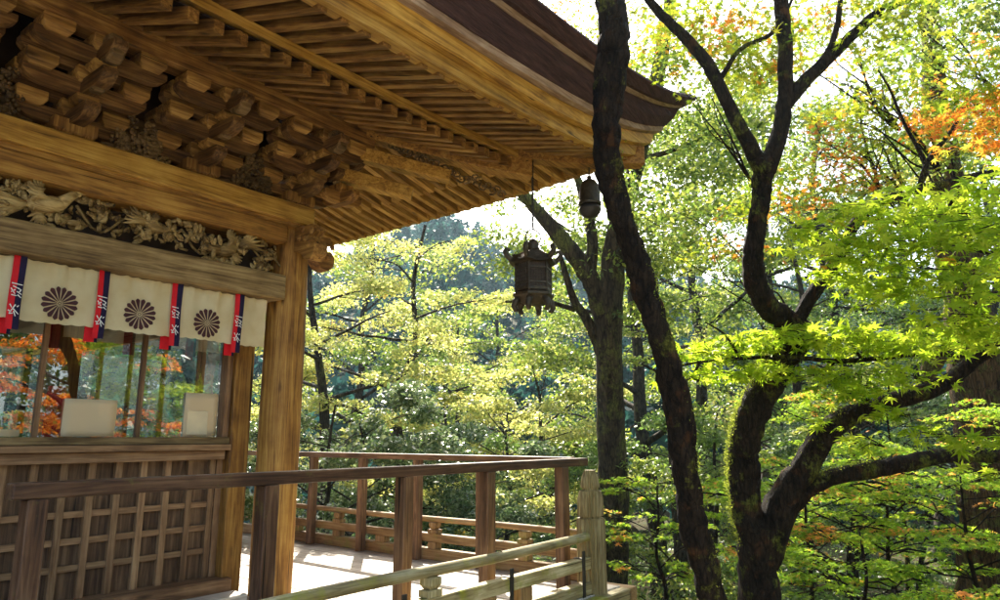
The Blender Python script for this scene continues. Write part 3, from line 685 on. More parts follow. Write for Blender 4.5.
# koran: low railing, front
kf = empty('low_railing', (4, 3.8, 0), 'low mossy green-grey railing with a round top rail along the front veranda edge', 'railing')
def rrail(p, q, r, mt, par, nm='round_rail'):
    pts = [Vector(p).lerp(Vector(q), t) for t in np.linspace(0, 1, 14)]; pts = [v+Vector((0, 0, .006*math.sin(i*1.1))) for i, v in enumerate(pts)]
    MB().tube(pts, r, 16).build(nm, mt, par, True, auto=True)
rrail((-.4, 3.78, .525), (6.35, 3.78, .525), .043, KORAN['x'], kf)
bx(-.4, 6.34, 3.735, 3.825, .235, .345).build('middle_rail', KORAN['x'], kf, bevel=.008)
bx(-.4, 6.34, 3.73, 3.84, .002, .115).build('bottom_rail', KORAN['x'], kf, bevel=.01)
def strut(x, y, mt, par):
    b = MB(); b.box(x-.075, x+.075, y-.055, y+.055, .347, .40); masu(b, x, y, .40, .12, .085) ; b.build('strut_cap', mt['z'], par, bevel=.006)
    bx(x-.06, x+.06, y-.05, y+.05, .116, .234).build('strut', mt['z'], par, bevel=.005)
for x in (1.3, 2.65, 4.02): strut(x, 3.78, KORAN, kf)
for x in (3.35, 5.18, 4.68): bx(x-.085, x+.085, 3.74, 3.82, .116, .234).build('strut', KORANB['z'], kf, bevel=.005)
for x in (3.7, 4.95, 6.10):
    bx(x-.022, x+.022, 3.722, 3.734, .0, .42).build('iron_strap', IRON, kf); bx(x-.022, x+.022, 3.722, 3.83, .347, .353).build('iron_strap', IRON, kf)
# finial post
gp = MB(); prof = [(.148, -.22), (.148, .0), (.146, .68), (.138, .70), (.110, .705), (.110, .72), (.134, .725), (.136, .76), (.130, .90), (.112, .965), (.075, .975), (.075, .99), (.096, 1.0), (.098, 1.03), (.086, 1.10), (.062, 1.155), (.055, 1.17), (.02, 1.172)]
gp.lathe((6.37, 3.80, 0), prof, 144, .24, 18).build('finial_post', POSTW['z'], kf, True, auto=True)
# koran back
kb = empty('low_railing', (6.78, 8, 0), 'low sunlit brown railing with a round top rail along the far veranda edge', 'railing')
rrail((6.76, 3.98, .485), (6.76, 13.8, .485), .036, KORANB['y'], kb)
bx(6.715, 6.805, 4.0, 13.8, .215, .315).build('middle_rail', KORANB['y'], kb, bevel=.008)
bx(6.70, 6.82, 4.0, 13.8, .002, .135).build('bottom_rail', KORANB['y'], kb, bevel=.01)
for y in (4.9, 6.30, 8.15, 9.9, 11.6):
    b = MB(); b.box(6.70, 6.82, y-.075, y+.075, .317, .365); masu(b, 6.76, y, .365, .115, .085); b.build('strut_cap', KORANB['z'], kb, bevel=.006)
    bx(6.70, 6.82, y-.065, y+.065, .136, .214).build('strut', KORANB['z'], kb, bevel=.005)
for y in (5.5, 7.25, 9.1): bx(6.71, 6.81, y-.09, y+.09, .136, .214).build('strut', KORANB['z'], kb, bevel=.005)

# ================================================================== HANGING LANTERN
LX, LY = 6.21, 4.365
lan = empty('hanging_lantern', (LX, LY, 2.8), 'large hexagonal bronze lantern with curled roof corners hanging from the eave corner', 'lantern')
z0 = 2.83
def hexp(r, z, ph=.35): return [(LX+r*math.cos(ph+i*math.pi/3), LY+r*math.sin(ph+i*math.pi/3), z) for i in range(6)]
def hexloft(rs, nm, mt, par, bev=.004):
    b = MB()
    for r, z in rs: b.v += hexp(r, z)
    for i in range(len(rs)-1):
        for j in range(6): a = i*6+j; c = i*6+(j+1) % 6; b.f.append((a, c, c+6, a+6))
    b.f.append(tuple(range(6))[::-1]); b.f.append(tuple((len(rs)-1)*6+j for j in range(6))); return b.build(nm, mt, par, bevel=bev)
hexloft([(.10, z0+.00), (.17, z0+.03), (.22, z0+.07), (.26, z0+.10), (.26, z0+.13), (.22, z0+.15)], 'lantern_base', BRONZE, lan)
body = hexloft([(.205, z0+.13), (.205, z0+.52)], 'lantern_core', DARK, lan, 0)
body.scale = (1, 1, 1)
fb = MB()
for i in range(6):
    a = .35+i*math.pi/3; x, y = LX+.222*math.cos(a), LY+.222*math.sin(a); fb.tube([(x, y, z0+.14), (x, y, z0+.52)], .014, 6)
    a2 = a+math.pi/3; x2, y2 = LX+.222*math.cos(a2), LY+.222*math.sin(a2)
    for zz in (.16, .24, .42, .50): fb.beam((x, y, z0+zz), (x2, y2, z0+zz), .016, .022 if zz in (.24, .42) else .035)
    for t in (.2, .35, .5, .65, .8): fb.tube([(x+(x2-x)*t, y+(y2-y)*t, z0+.16), (x+(x2-x)*t, y+(y2-y)*t, z0+.52)], .005, 4)
    for zz in (.28, .32, .36, .40): fb.tube([(x, y, z0+zz), (x2, y2, z0+zz)], .004, 4)
fb.build('lattice_frame', BRONZE, lan)
# roof with scrolled corners
rb = MB(); nseg = 36; rings = [(.30, .50), (.285, .53), (.22, .58), (.13, .645), (.06, .68)]
for r, z in rings:
    for j in range(nseg):
        a = .35+2*math.pi*j/nseg; e = abs(math.cos(3*(a-.35))); k = (e**6); rr = r*(.90+.14*k) ; rb.v.append((LX+rr*math.cos(a), LY+rr*math.sin(a), z0+z+.03*k*(r/.3)))
for i in range(len(rings)-1):
    for j in range(nseg): a = i*nseg+j; c = i*nseg+(j+1) % nseg; rb.f.append((a, c, c+nseg, a+nseg))
rb.f.append(tuple(range(nseg))[::-1]); rb.f.append(tuple((len(rings)-1)*nseg+j for j in range(nseg)))
rf_ = rb.build('lantern_roof', BRONZE, lan, True, auto=True)
for i in range(6):
    a = .35+i*math.pi/3; ca, sa = math.cos(a), math.sin(a)
    scroll = [(.24, .545), (.29, .56), (.335, .60), (.355, .65), (.335, .685), (.305, .675), (.305, .65)]
    MB().tube([(LX+r*ca, LY+r*sa, z0+z) for r, z in scroll], [.03, .034, .034, .03, .025, .02, .012], 8).build('roof_scroll', BRONZE, rf_, True)
    foot = [(.17, .08), (.225, .03), (.245, -.03), (.22, -.075), (.19, -.07)]
    MB().tube([(LX+r*ca, LY+r*sa, z0+z) for r, z in foot], [.04, .045, .036, .03, .02], 8).build('foot', BRONZE, lan, True)
MB().lathe((LX, LY, z0), [(.06, .67), (.085, .70), (.06, .73), (.075, .76), (.05, .80), (.015, .83)], 16).build('finial', BRONZE, lan, True)
MB().tube([(LX+.095*math.cos(a)*.78, LY-.095*math.cos(a)*.62, z0+.85+.095*math.sin(a)) for a in np.linspace(-1.2, 4.34, 20)], .009, 6).build('ring', BRONZE, lan, True)
b = MB(); zz = z0+.94; i = 0
while zz < 4.85:
    u = (1, 0) if i % 2 else (0, 1)
    b.tube([(LX+u[0]*.011*math.cos(t), LY+u[1]*.011*math.cos(t), zz+.022+.026*math.sin(t)) for t in np.linspace(0, 6.283, 8)], .008, 5); zz += .04; i += 1
b.build('chain', IRON, lan, True)
lan.scale = (.91, .91, .91); lan.location.z = 2.90
# second: bell shaped
bl = empty('wind_bell', (6.72, 3.92, 4.05), 'rounded dark bronze bell hanging from the roof corner, half behind the near trunk', 'bell')
p = (6.72, 3.92, 4.0)
MB().lathe(p, [(.150, .05), (.155, .08), (.142, .10), (.138, .24), (.12, .33), (.08, .39), (.03, .415), (.035, .45), (.02, .46)], 24).build('bell_body', BRONZE, bl, True, auto=True)
MB().lathe((p[0], p[1], p[2]-.13), [(.02, -.0), (.09, .02), (.135, .07), (.15, .12), (.13, .16), (.11, .175)], 24).build('bell_lower_bowl', IRON, bl, True, auto=True)
MB().tube([(p[0], p[1], p[2]+.45), (p[0], p[1], 4.9)], .010, 6).build('bell_hook', IRON, bl); bl.scale = (.86, .86, .86); bl.location.z += .07
# ================================================================== TERRAIN
def ground_z(x, y):
    d = x*.789+y*.614                      # distance along the view
    s = x*.614-y*.789                      # to the right
    z = -1.25-.10*np.clip(d-6, 0, 18)+0.0*s
    z = z + 1.0*np.clip((s-2)/8, 0, 1)*np.clip((18-d)/12, 0, 1)*.3
    rise = np.clip(d-30, 0, 200)
    az = np.degrees(np.arctan2(s, np.maximum(d, 1)))          # to the right of the view axis
    amp = .30+.10*np.exp(-((az+5.5)/4.5)**2)-.06*np.clip(az/30, 0, 1)
    z = z+rise*amp*np.clip(rise/45, 0, 1)
    z = z+.25*np.sin(x*.7)*np.cos(y*.6)*np.clip((d-4)/5, 0, 1)
    return z
def build_ground():
    b = MB(); us = np.concatenate([-np.geomspace(300, 4, 36), np.linspace(-3, 3, 7), np.geomspace(4, 300, 36)])
    vs = np.concatenate([-np.geomspace(150, 3, 16), np.linspace(-2, 40, 50), np.geomspace(42, 400, 40)]); n = len(vs)
    for u in us:
        for v in vs:
            x = v*.789+u*.614; y = v*.614-u*.789; z = float(ground_z(x, y))
            if v > 250: z = min(z, 60+(v-250)*.1)
            b.v.append((x, y, z))
    for i in range(len(us)-1):
        for j in range(n-1): a = i*n+j; b.f.append((a, a+n, a+n+1, a+1))
    m, nt, out = newmat('forest_floor'); L = nt.links.new; p = principled(nt, out, .95, .1)
    tc = N(nt, 'ShaderNodeTexCoord'); nn = N(nt, 'ShaderNodeTexNoise', Scale=1.2, Detail=9, Roughness=.75); L(tc.outputs['Object'], nn.inputs['Vector'])
    rp = ramp(nt, [(.35, (.035, .028, .015)), (.5, (.08, .065, .03)), (.65, (.07, .10, .03))]); L(nn.outputs[0], rp.inputs[0]); L(rp.outputs[0], p.inputs['Base Color'])
    bp = N(nt, 'ShaderNodeBump', Strength=.8, Distance=.1); L(nn.outputs[0], bp.inputs['Height']); L(bp.outputs[0], p.inputs['Normal'])
    tag(b.build('ground', m, None, True), kind='structure')
build_ground()

def bounce_court():  # unseen pale gravel ground, added to bounce sun up under the eave
    m, nt, out = newmat('pale_gravel'); L = nt.links.new; p = principled(nt, out, .9, .2)
    tc = N(nt, 'ShaderNodeTexCoord'); n = N(nt, 'ShaderNodeTexNoise', Scale=30, Detail=8, Roughness=.8); L(tc.outputs['Object'], n.inputs['Vector'])
    rp = ramp(nt, [(.35, (.46, .38, .26)), (.65, (.70, .61, .45))]); L(n.outputs[0], rp.inputs[0]); L(rp.outputs[0], p.inputs['Base Color'])
    bp = N(nt, 'ShaderNodeBump', Strength=.6, Distance=.02); L(n.outputs[0], bp.inputs['Height']); L(bp.outputs[0], p.inputs['Normal'])
    b = MB(); b.box(-14, 5.4, -12, .7, -1.2, -.2); b.box(-14, 3.6, .702, 3.1, -1.2, -.2)
    tag(b.build('bounce_gravel', m, None), kind='structure')
bounce_court()

# ================================================================== FOLIAGE
QUAD = (np.array([(0, -.5, 0), (.27, -.05, .07), (0, .5, -.04), (-.27, -.05, .07)]), [(0, 1, 2, 3)])
def star(nl=7):
    ang = np.radians([-128, -88, -45, 0, 45, 88, 128])+math.pi/2; ln = [.5, .78, .95, 1.05, .95, .78, .5]
    pts = [(0, -.12, 0)]; 
    for i in range(7):
        a = ang[i]; w = .15
        pts.append((ln[i]*.58*math.cos(a-w*1.0), ln[i]*.58*math.sin(a-w*1.0), -.03)); pts.append((ln[i]*math.cos(a), ln[i]*math.sin(a), -.20)); pts.append((ln[i]*.58*math.cos(a+w*1.0), ln[i]*.58*math.sin(a+w*1.0), -.03))
        if i < 6: m = (ang[i]+ang[i+1])/2; pts.append((.30*math.cos(m), .30*math.sin(m), .0))
    n = len(pts); pts = np.array(pts)*.5
    return pts, [(0, j, j+1) for j in range(1, n-1)]
STAR = star()
def leafmesh(name, mat, pts, size, kind, parent, tilt=.7, jit=.5, up=None, r=rng):
    """one mesh of many leaves at pts (N,3)"""
    P0, F0 = kind; n = len(pts); k = len(P0)
    nrm = np.array([0, 0, 1.0])+r.normal(0, tilt, (n, 3)); nrm /= np.linalg.norm(nrm, axis=1)[:, None]
    t = r.normal(0, 1, (n, 3)); t -= nrm*(t*nrm).sum(1)[:, None]; t /= np.linalg.norm(t, axis=1)[:, None]
    bt = np.cross(nrm, t); sz = size*(1+r.uniform(-jit, jit, n))
    V = pts[:, None, :]+sz[:, None, None]*(P0[None, :, 0:1]*t[:, None, :]+P0[None, :, 1:2]*bt[:, None, :]+P0[None, :, 2:3]*nrm[:, None, :])
    V = V.reshape(-1, 3).astype(np.float32)
    fl = len(F0[0]); F = np.array(F0)[None, :, :]+(np.arange(n)*k)[:, None, None]; F = F.reshape(-1)
    me = bpy.data.meshes.new(name); me.vertices.add(len(V)); me.vertices.foreach_set('co', V.ravel())
    me.loops.add(len(F)); me.loops.foreach_set('vertex_index', F.astype(np.int32))
    npoly = len(F)//fl; me.polygons.add(npoly); me.polygons.foreach_set('loop_start', (np.arange(npoly)*fl).astype(np.int32))
    me.update(calc_edges=True); me.materials.append(mat)
    o = bpy.data.objects.new(name, me); COL.objects.link(o)
    if parent: o.parent = parent; o.matrix_parent_inverse = parent.matrix_world.inverted()
    return o
def pad(c, r, n, flat=.35, g=rng):
    """leaf positions in a ragged flattened clump"""
    p = g.normal(0, 1, (n, 3)); p /= np.linalg.norm(p, axis=1)[:, None]; p *= (g.uniform(0, 1, n)**.45)[:, None]
    ph = g.uniform(0, 6.28); a = np.arctan2(p[:, 1], p[:, 0]); p[:, :2] *= (1+.3*np.sin(3*a+ph)+.15*np.sin(7*a+2*ph))[:, None]
    return np.array(c)+p*np.array([r, r, r*flat])-np.array([0, 0, 1])*(.15*r*(p[:, 0]**2+p[:, 1]**2))[:, None]
def smooth_path(pts, rad, sub=6, wob=.0, seed=0):
    """Catmull-Rom through pts"""
    rr = random.Random(seed); P = [Vector(p) for p in pts]; P = [P[0]*2-P[1]]+P+[P[-1]*2-P[-2]]; Rr = [rad[0]]+list(rad)+[rad[-1]]
    out = []; ro = []
    for i in range(1, len(P)-2):
        for j in range(sub):
            t = j/sub; a, b, c, d = P[i-1:i+3]
            v = .5*((2*b)+(-a+c)*t+(2*a-5*b+4*c-d)*t*t+(-a+3*b-3*c+d)*t**3); v = v+Vector((rr.uniform(-1, 1), rr.uniform(-1, 1), rr.uniform(-1, 1)))*wob*Rr[i]
            out.append(v); ro.append(Rr[i]*(1-t)+Rr[i+1]*t)
    out.append(P[-2]); ro.append(Rr[-2]); return out, ro

# ---- procedural forest tree
def ftree(nm, x, y, H, cr, z0f, label, cat, group, lmat, leaf, nleaf, seed, bmat=None, lean=(0, 0), flat=.4, nl=14, zb=None, kind=QUAD, tr=None, tilt=.8, gap=1.0):
    r = random.Random(seed); g = np.random.default_rng(seed); bmat = bmat or BK_FAR
    zb = float(ground_z(x, y))-.15 if zb is None else zb
    root = empty(nm, (x, y, zb), label, cat, group)
    tr = tr or max(.05, H*.017); b = MB()
    top = Vector((x+lean[0], y+lean[1], zb+H*.93)); p0 = Vector((x, y, zb)); pts = []
    for i in range(7):
        t = i/6; pts.append(p0.lerp(top, t)+Vector((r.uniform(-1, 1), r.uniform(-1, 1), 0))*H*.018*min(1, i))
    tp, trr = smooth_path(pts, [tr*(1.25 if i == 0 else 1-.13*i) for i in range(7)], 5, .05, seed)
    b.tube(tp, trr, 9, .1, seed); pads = []
    for i in range(nl):
        f = z0f+(1-z0f)*((i+.5)/nl); idx = min(len(tp)-2, int(f*.98*(len(tp)-1))); s = tp[idx]
        a = i*2.4+r.uniform(-.4, .4); prof = math.sin(math.pi*min(1, max(.12, (1-f)/(1-z0f)*.8+.15)))**.6; L_ = cr*prof*r.uniform(.75, 1.1)
        rise = L_*r.uniform(.05, .55); e = s+Vector((math.cos(a)*L_, math.sin(a)*L_, rise)); mid = s.lerp(e, .5)+Vector((r.uniform(-.1, .1), r.uniform(-.1, .1), r.uniform(-.02, .14)))*L_
        lp, lr = smooth_path([s, mid, e], [trr[idx]*.5, trr[idx]*.33, .012], 5, .3, seed+i); b.tube(lp, lr, 6, .08, i)
        m = max(2, int(L_*1.3))
        for j in range(m+2):
            t = .3+.7*(j+.5)/(m+2); q = lp[int(t*(len(lp)-1))]; aa = a+r.choice((-1, 1))*r.uniform(.5, 1.2); l2 = L_*.42*(1.15-t)+.15
            e2 = q+Vector((math.cos(aa)*l2, math.sin(aa)*l2, l2*r.uniform(-.12, .35))); b.tube([q, q.lerp(e2, .5)+Vector((0, 0, .04)), e2], [lr[int(t*(len(lp)-1))]*.5, .012, .006], 4)
            pads.append((tuple(e2), cr*r.uniform(.12, .24)))
        pads.append((tuple(e), cr*r.uniform(.14, .25)))
    b.build('trunk', bmat, root, True)
    pads = [p for p in pads if r.random() < gap]
    w = np.array([p[1]**1.6 for p in pads]); w /= w.sum()
    P = np.concatenate([pad(c, rr, max(3, int(nleaf*wi)), flat, g) for (c, rr), wi in zip(pads, w)])
    leafmesh('crown', lmat, P, leaf, kind, root, tilt=tilt, r=g)
    return root

G1, G2, G3 = 'yellowing trees beyond the veranda', 'glossy evergreen shrubs beyond the veranda', 'green trees of the wood on the right'
def T(px, d, *a, **k):
    p = at(px, 437, d); return (p[0], p[1])
# (px, depth, H, crown r, z0f, label, group, mat, leaf, n, flat)
FT = [
 (330, 17, 10.8, 3.0, .25, 'pale yellow tree just right of the corner pillar, under the eave edge', G1, LF_YEL, .10, 15000, .4),
 (395, 19, 11.0, 3.2, .2, 'yellow tree with thin dark forked trunk left of the blue hill gap', G1, LF_YEL, .10, 15000, .35),
 (455, 26, 10.2, 3.6, .15, 'light olive tree standing below the blue hill gap', G1, LF_OLIVE, .13, 13000, .4),
 (505, 16, 5.0, 2.4, .25, 'low yellow maple directly below the big bronze lantern', G1, LF_YEL, .10, 11000, .3),
 (560, 21, 7.2, 2.9, .15, 'yellow orange maple between the lantern and the mossy double trunk', G1, LF_YEL, .11, 12000, .3),
 (505, 34, 12.6, 4.5, .2, 'tall pale green tree behind the bronze lantern', G1, LF_OLIVE, .17, 13000, .45),
 (350, 30, 15.5, 5.0, .15, 'tall olive tree behind the pale yellow tree by the pillar', G1, LF_OLIVE, .16, 12000, .45),
 (310, 12.5, 4.6, 1.9, .1, 'dense glossy evergreen shrub just right of the corner pillar', G2, LF_GLOSS, .09, 14000, .55),
 (365, 13, 4.2, 2.0, .1, 'glossy evergreen shrub above the middle of the far railing', G2, LF_GLOSS, .09, 15000, .55),
 (430, 14, 3.9, 2.0, .1, 'silvery green shrub behind the front handrail post nearest the middle', G2, LF_GLOSS, .09, 14000, .5),
 (500, 14, 3.1, 1.8, .1, 'low glossy shrub behind the corner of the two railings', G2, LF_GLOSS, .09, 11000, .5),
 (560, 17, 4.2, 2.2, .1, 'glossy shrub behind the tall handrail corner post', G2, LF_GREEN, .10, 9000, .5),
 (655, 19, 14.5, 4.2, .2, 'tall olive green tree between the two leaning maple trunks', G3, LF_OLIVE, .12, 19000, .4),
 (700, 25, 17.5, 5.2, .12, 'large dense green tree behind the forked mossy maple', G3, LF_OLIVE, .15, 17000, .4),
 (770, 28, 20, 6.0, .25, 'high thin crowned tree seen against the sky above the forked maple', G3, LF_OLIVE, .16, 22000, .4),
 (850, 23, 17, 5.2, .2, 'loose crowned green tree behind the upper maple leaves', G3, LF_GREEN, .13, 20000, .4),
 (930, 27, 19, 5.5, .2, 'tall sparse tree at the upper right against white sky', G3, LF_OLIVE, .15, 22000, .4),
 (1010, 22, 16, 5, .1, 'green tree behind the big cedar trunk at the right edge', G3, LF_GREEN, .14, 11000, .4),
 (650, 14, 3.4, 1.8, .08, 'bushy pale shrub between the mossy double trunk and the leaning near trunk', G2, LF_OLIVE, .08, 11000, .45),
 (700, 17, 5.0, 2.3, .1, 'dark green shrub between the leaning trunk and forked maple', G3, LF_GREEN, .10, 11000, .4),
 (830, 16, 4.4, 2.4, .1, 'shaded evergreen shrub under the two long maple limbs', G3, LF_GLOSS, .10, 10000, .45),
 (900, 17, 4.4, 2.4, .1, 'shaded evergreen shrub left of the cedar trunk', G3, LF_GLOSS, .10, 10000, .45),
 (1010, 15, 5.0, 2.4, .1, 'green shrub at the right edge below the cedar', G3, LF_GREEN, .10, 8000, .45),
 (760, 21, 7.0, 3.0, .1, 'mid height green tree seen through the fork of the mossy maple', G3, LF_GREEN, .12, 13000, .4),
 (610, 28, 11, 4.2, .12, 'pale green tree behind the mossy double trunk', G3, LF_OLIVE, .14, 13000, .45),
]
for i, (px, d, H, cr, z0f, lab, grp, mt, lf, n, fl) in enumerate(FT):
    x, y = T(px, d); shrub = 'shrub' in lab
    ftree('evergreen_shrub' if shrub else ('maple_tree' if 'maple' in lab and 'behind' not in lab and 'above' not in lab and 'fork' not in lab else 'forest_tree'), x, y, H, cr, z0f, lab, 'shrub' if shrub else 'tree', grp, mt, lf, n, 100+i*7, flat=fl, lean=(random.uniform(-.8, .8), random.uniform(-.8, .8)), nl=11 if shrub else 15, gap=.95 if shrub else .85)

# ---- low layered maples in the lower right
LM = [(800, 8.5, 1.2, 1.2, 'low layered green maple below the fork of the mossy maple'), (880, 9.0, 1.7, 1.5, 'low layered maple with orange tips under the long limbs'), (955, 8.0, 1.4, 1.3, 'low layered green maple in front of the cedar trunk foot'),
      (850, 7.2, .75, 1.2, 'lowest bright green maple spray at the bottom right'), (655, 9.5, 1.2, .9, 'small green and red maple beside the finial post'), (890, 10.5, 2.4, 1.9, 'orange tinged maple behind the two long limbs')]
for i, (px, d, H, cr, lab) in enumerate(LM):
    x, y = T(px, d); gz = float(ground_z(x, y))
    ftree('maple_tree', x, y, H-gz, cr, .55, lab, 'tree', 'low maples under the big limbs', LF_LOW, .075, int(3600*cr), 900+i, flat=.12, nl=12, kind=STAR, tr=.045, tilt=.45, bmat=BK_NEAR)

# ================================================================== HERO TREES
def limb(b, pix, widths, d, seed, sub=5, n=14, wob=.10, wk=.84):
    """pix: list of (x,y[,depth]) photo positions of the limb axis"""
    pts = []; rad = []
    for p, w in zip(pix, widths):
        dd = p[2] if len(p) > 2 else d; pts.append(at(p[0], p[1], dd)); rad.append(w/2/FPX*dd*wk)
    tp, tr = smooth_path([tuple(q) for q in pts], rad, sub, .10, seed); b.tube(tp, tr, n, wob, seed); return tp
def mosstufts(name, path_pts, rads, n, parent, size=.03, side=None, r=rng):
    pts = []
    for _ in range(n):
        i = r.integers(0, len(path_pts)); p = np.array(path_pts[i]); v = r.normal(0, 1, 3); v /= np.linalg.norm(v)
        if side is not None: v = v+np.array(side)*1.6; v /= np.linalg.norm(v)
        pts.append(p+v*rads[min(i, len(rads)-1)]*r.uniform(.97, 1.10)+r.normal(0, .015, 3))
    return leafmesh(name, MOSS, np.array(pts), size, QUAD, parent, tilt=2.0)

# near leaning trunk
base = at(800, 850, 4.7); t1 = empty('maple_tree', base, 'dark leaning maple trunk closest to the camera crossing in front of the roof corner', 'tree')
b = MB()
tp = limb(b, [(800, 860, 4.8), (765, 740, 4.75), (727, 640, 4.7), (705, 570), (689, 500), (682, 435), (668, 365), (648, 300), (630, 240), (612, 185), (606, 130), (611, 70), (613, 10), (606, -60), (590, -160), (570, -300)],
          [44, 38, 33, 31, 29, 31, 29, 27, 27, 28, 32, 34, 36, 30, 24, 16], 4.65, 1, sub=10, n=26, wob=.17, wk=.88)
limb(b, [(606, -60), (650, -130), (720, -200)], [20, 14, 7], 4.65, 3)
b.build('trunk', BK_NEAR, t1, True)
mosstufts('moss', tp[20:100], [.078]*90, 2200, t1, .017, side=(-.75*.614*-1, .75*.789*-1, .1))
P = [pad(tuple(at(*c)), .8, 500, .2) for c in ((700, -180, 4.7), (560, -280, 4.7), (640, -260, 4.5), (760, -220, 5), (600, -200, 5.3))]
leafmesh('crown', LF_UP, np.concatenate(P), .075, STAR, t1, tilt=.5)

# forked mossy maple
base = at(768, 740, 6.0); t2 = empty('maple_tree', base, 'forked mossy maple with long limbs reaching right and bright green leaf layers', 'tree')
b = MB(); D = 6.0
limb(b, [(772, 770), (764, 690), (758, 620), (757, 570), (757, 520)], [80, 60, 48, 44, 46], D, 10, n=24)
pA = limb(b, [(757, 545), (746, 500), (744, 455), (752, 415), (770, 380), (788, 350), (794, 322)], [40, 34, 35, 36, 36, 33, 30], D, 11, sub=8, n=22)
pA1 = limb(b, [(794, 326), (772, 310), (757, 287), (753, 255), (758, 220), (762, 190), (764, 165)], [28, 29, 27, 23, 22, 22, 24], D, 12, sub=7, n=18)
limb(b, [(764, 175), (748, 142), (726, 100), (708, 65), (685, 38), (655, 8), (628, -30), (600, -70)], [22, 18, 16, 15, 13, 11, 9, 6], D, 13, n=12)
limb(b, [(764, 175), (778, 138), (785, 100), (785, 50), (781, 0), (780, -60), (770, -120)], [22, 20, 19, 17, 16, 13, 8], D, 14, n=12)
limb(b, [(786, 96), (804, 78), (826, 55), (838, 22), (842, -30)], [11, 9, 8, 7, 5], D, 15, n=10)
limb(b, [(785, 105), (812, 75), (846, 42), (876, 15), (905, 0), (950, -18), (1010, -30)], [17, 15, 13, 11, 10, 8, 5], D, 16, n=12)
limb(b, [(720, 80), (740, 50), (770, 35), (785, 15), (800, -20)], [7, 5, 5, 4, 3], D, 17, n=8)
limb(b, [(794, 326), (814, 292), (836, 260), (850, 232), (872, 206), (905, 194), (955, 182), (1015, 168)], [16, 17, 16, 13, 12, 11, 11, 9], D, 18, n=12)
limb(b, [(918, 190), (926, 165), (905, 125), (890, 90), (878, 70)], [6, 5, 4, 3, 2], D, 19, n=7)
limb(b, [(918, 190), (930, 158), (952, 130), (968, 100), (985, 82)], [7, 6, 5, 4, 2], D, 20, n=7)
pB = limb(b, [(762, 560), (780, 505), (804, 468), (828, 432), (858, 412), (898, 400), (940, 386), (965, 368), (985, 352, 5.9), (1025, 325, 5.7), (1090, 290, 5.4)], [40, 38, 32, 27, 23, 20, 18, 17, 17, 17, 14], D, 21, sub=6, n=18)
pC = limb(b, [(775, 530), (800, 494), (832, 478), (872, 470), (912, 462), (955, 455), (1015, 455, 5.9), (1100, 448, 5.6)], [28, 22, 20, 19, 19, 18, 17, 14], D, 22, sub=6, n=16)
limb(b, [(965, 355, 5.9), (920, 354), (880, 358), (835, 361), (790, 357), (745, 358), (700, 362), (662, 370)], [6, 6, 6, 6, 5, 4, 3, 2], 5.8, 23, n=8, wob=.05)
for i, pp in enumerate([[(740, 358), (725, 335), (705, 322)], [(800, 358), (812, 342), (805, 330)], [(862, 360), (852, 342), (858, 328)], [(700, 362), (690, 378), (672, 384)], [(835, 361), (822, 378), (815, 395)], [(920, 354), (900, 340), (880, 335)]]):
    limb(b, pp, [4, 3, 1.5], 5.8, 30+i, n=6, wob=.05)
limb(b, [(1015, 255, 5.2), (985, 252, 5.2), (955, 240, 5.3), (920, 225, 5.4), (880, 222, 5.5), (850, 228, 5.6)], [6, 6, 5, 4, 3, 2], 5.3, 40, n=8, wob=.05)
limb(b, [(930, 230, 5.3), (927, 210, 5.3), (946, 195, 5.3)], [4, 3, 2], 5.3, 41, n=6)
limb(b, [(890, 222, 5.4), (865, 250, 5.5), (858, 290, 5.6)], [3, 3, 2], 5.3, 42, n=6)
b.build('trunk', BK_MOSS, t2, True)
LEFT = (-.614*.7+.55*.5, .789*.7+.55*.5, .3)
def pr(path, w): return [w/2/FPX*D]*len(path)
M1 = mosstufts('moss', pA, pr(pA, 31), 9000, t2, .017, side=LEFT)
mosstufts('moss', pB[:22], pr(pB[:22], 27), 1500, t2, .016, side=(0, 0, 1)); mosstufts('moss', pC[:18], pr(pC[:18], 18), 900, t2, .015, side=(0, 0, 1))
# leaf layers of the forked maple:  (x, y, depth, radius m, n, flat)
NEARP = [(700, 352, 5.9, .32, 260, .22), (735, 345, 5.9, .36, 340, .22), (780, 338, 5.8, .40, 420, .2), (820, 335, 5.8, .40, 420, .2), (860, 338, 5.7, .42, 430, .2), (905, 345, 5.6, .42, 420, .22), (950, 340, 5.5, .40, 360, .25),
 (720, 372, 5.9, .30, 220, .22), (765, 370, 5.7, .30, 260, .2), (850, 385, 5.6, .34, 260, .25), (900, 378, 5.5, .34, 240, .25), (820, 372, 5.7, .3, 200, .25), (675, 375, 5.9, .22, 110, .25),
 (960, 215, 4.6, .42, 330, .3), (990, 185, 4.5, .40, 300, .3), (920, 235, 4.8, .42, 360, .28), (880, 245, 5.0, .42, 380, .26), (840, 250, 5.2, .36, 300, .25), (985, 240, 4.6, .44, 380, .28), (940, 275, 4.8, .45, 420, .28), (985, 290, 4.6, .45, 400, .3),
 (890, 285, 5.1, .42, 360, .26), (960, 320, 4.8, .38, 300, .3), (850, 215, 5.3, .36, 260, .25), (1000, 330, 4.6, .35, 240, .3), (805, 232, 5.6, .30, 180, .25), (905, 205, 5.0, .40, 300, .25), (1000, 215, 4.2, .3, 160, .3), (830, 275, 5.5, .28, 140, .25),
 (860, 440, 5.4, .20, 60, .3), (885, 410, 5.3, .18, 55, .3), (955, 440, 5.0, .24, 100, .25), (925, 430, 5.2, .2, 70, .25), (990, 470, 5.0, .2, 40, .25), (820, 425, 5.6, .15, 40, .3), (845, 395, 5.5, .2, 80, .3), (990, 440, 4.8, .25, 90, .2)]
g2 = np.random.default_rng(5)
P = np.concatenate([pad(tuple(at(x, y, d)), r_, int(n*.37), fl*1.35, g2) for x, y, d, r_, n, fl in NEARP])
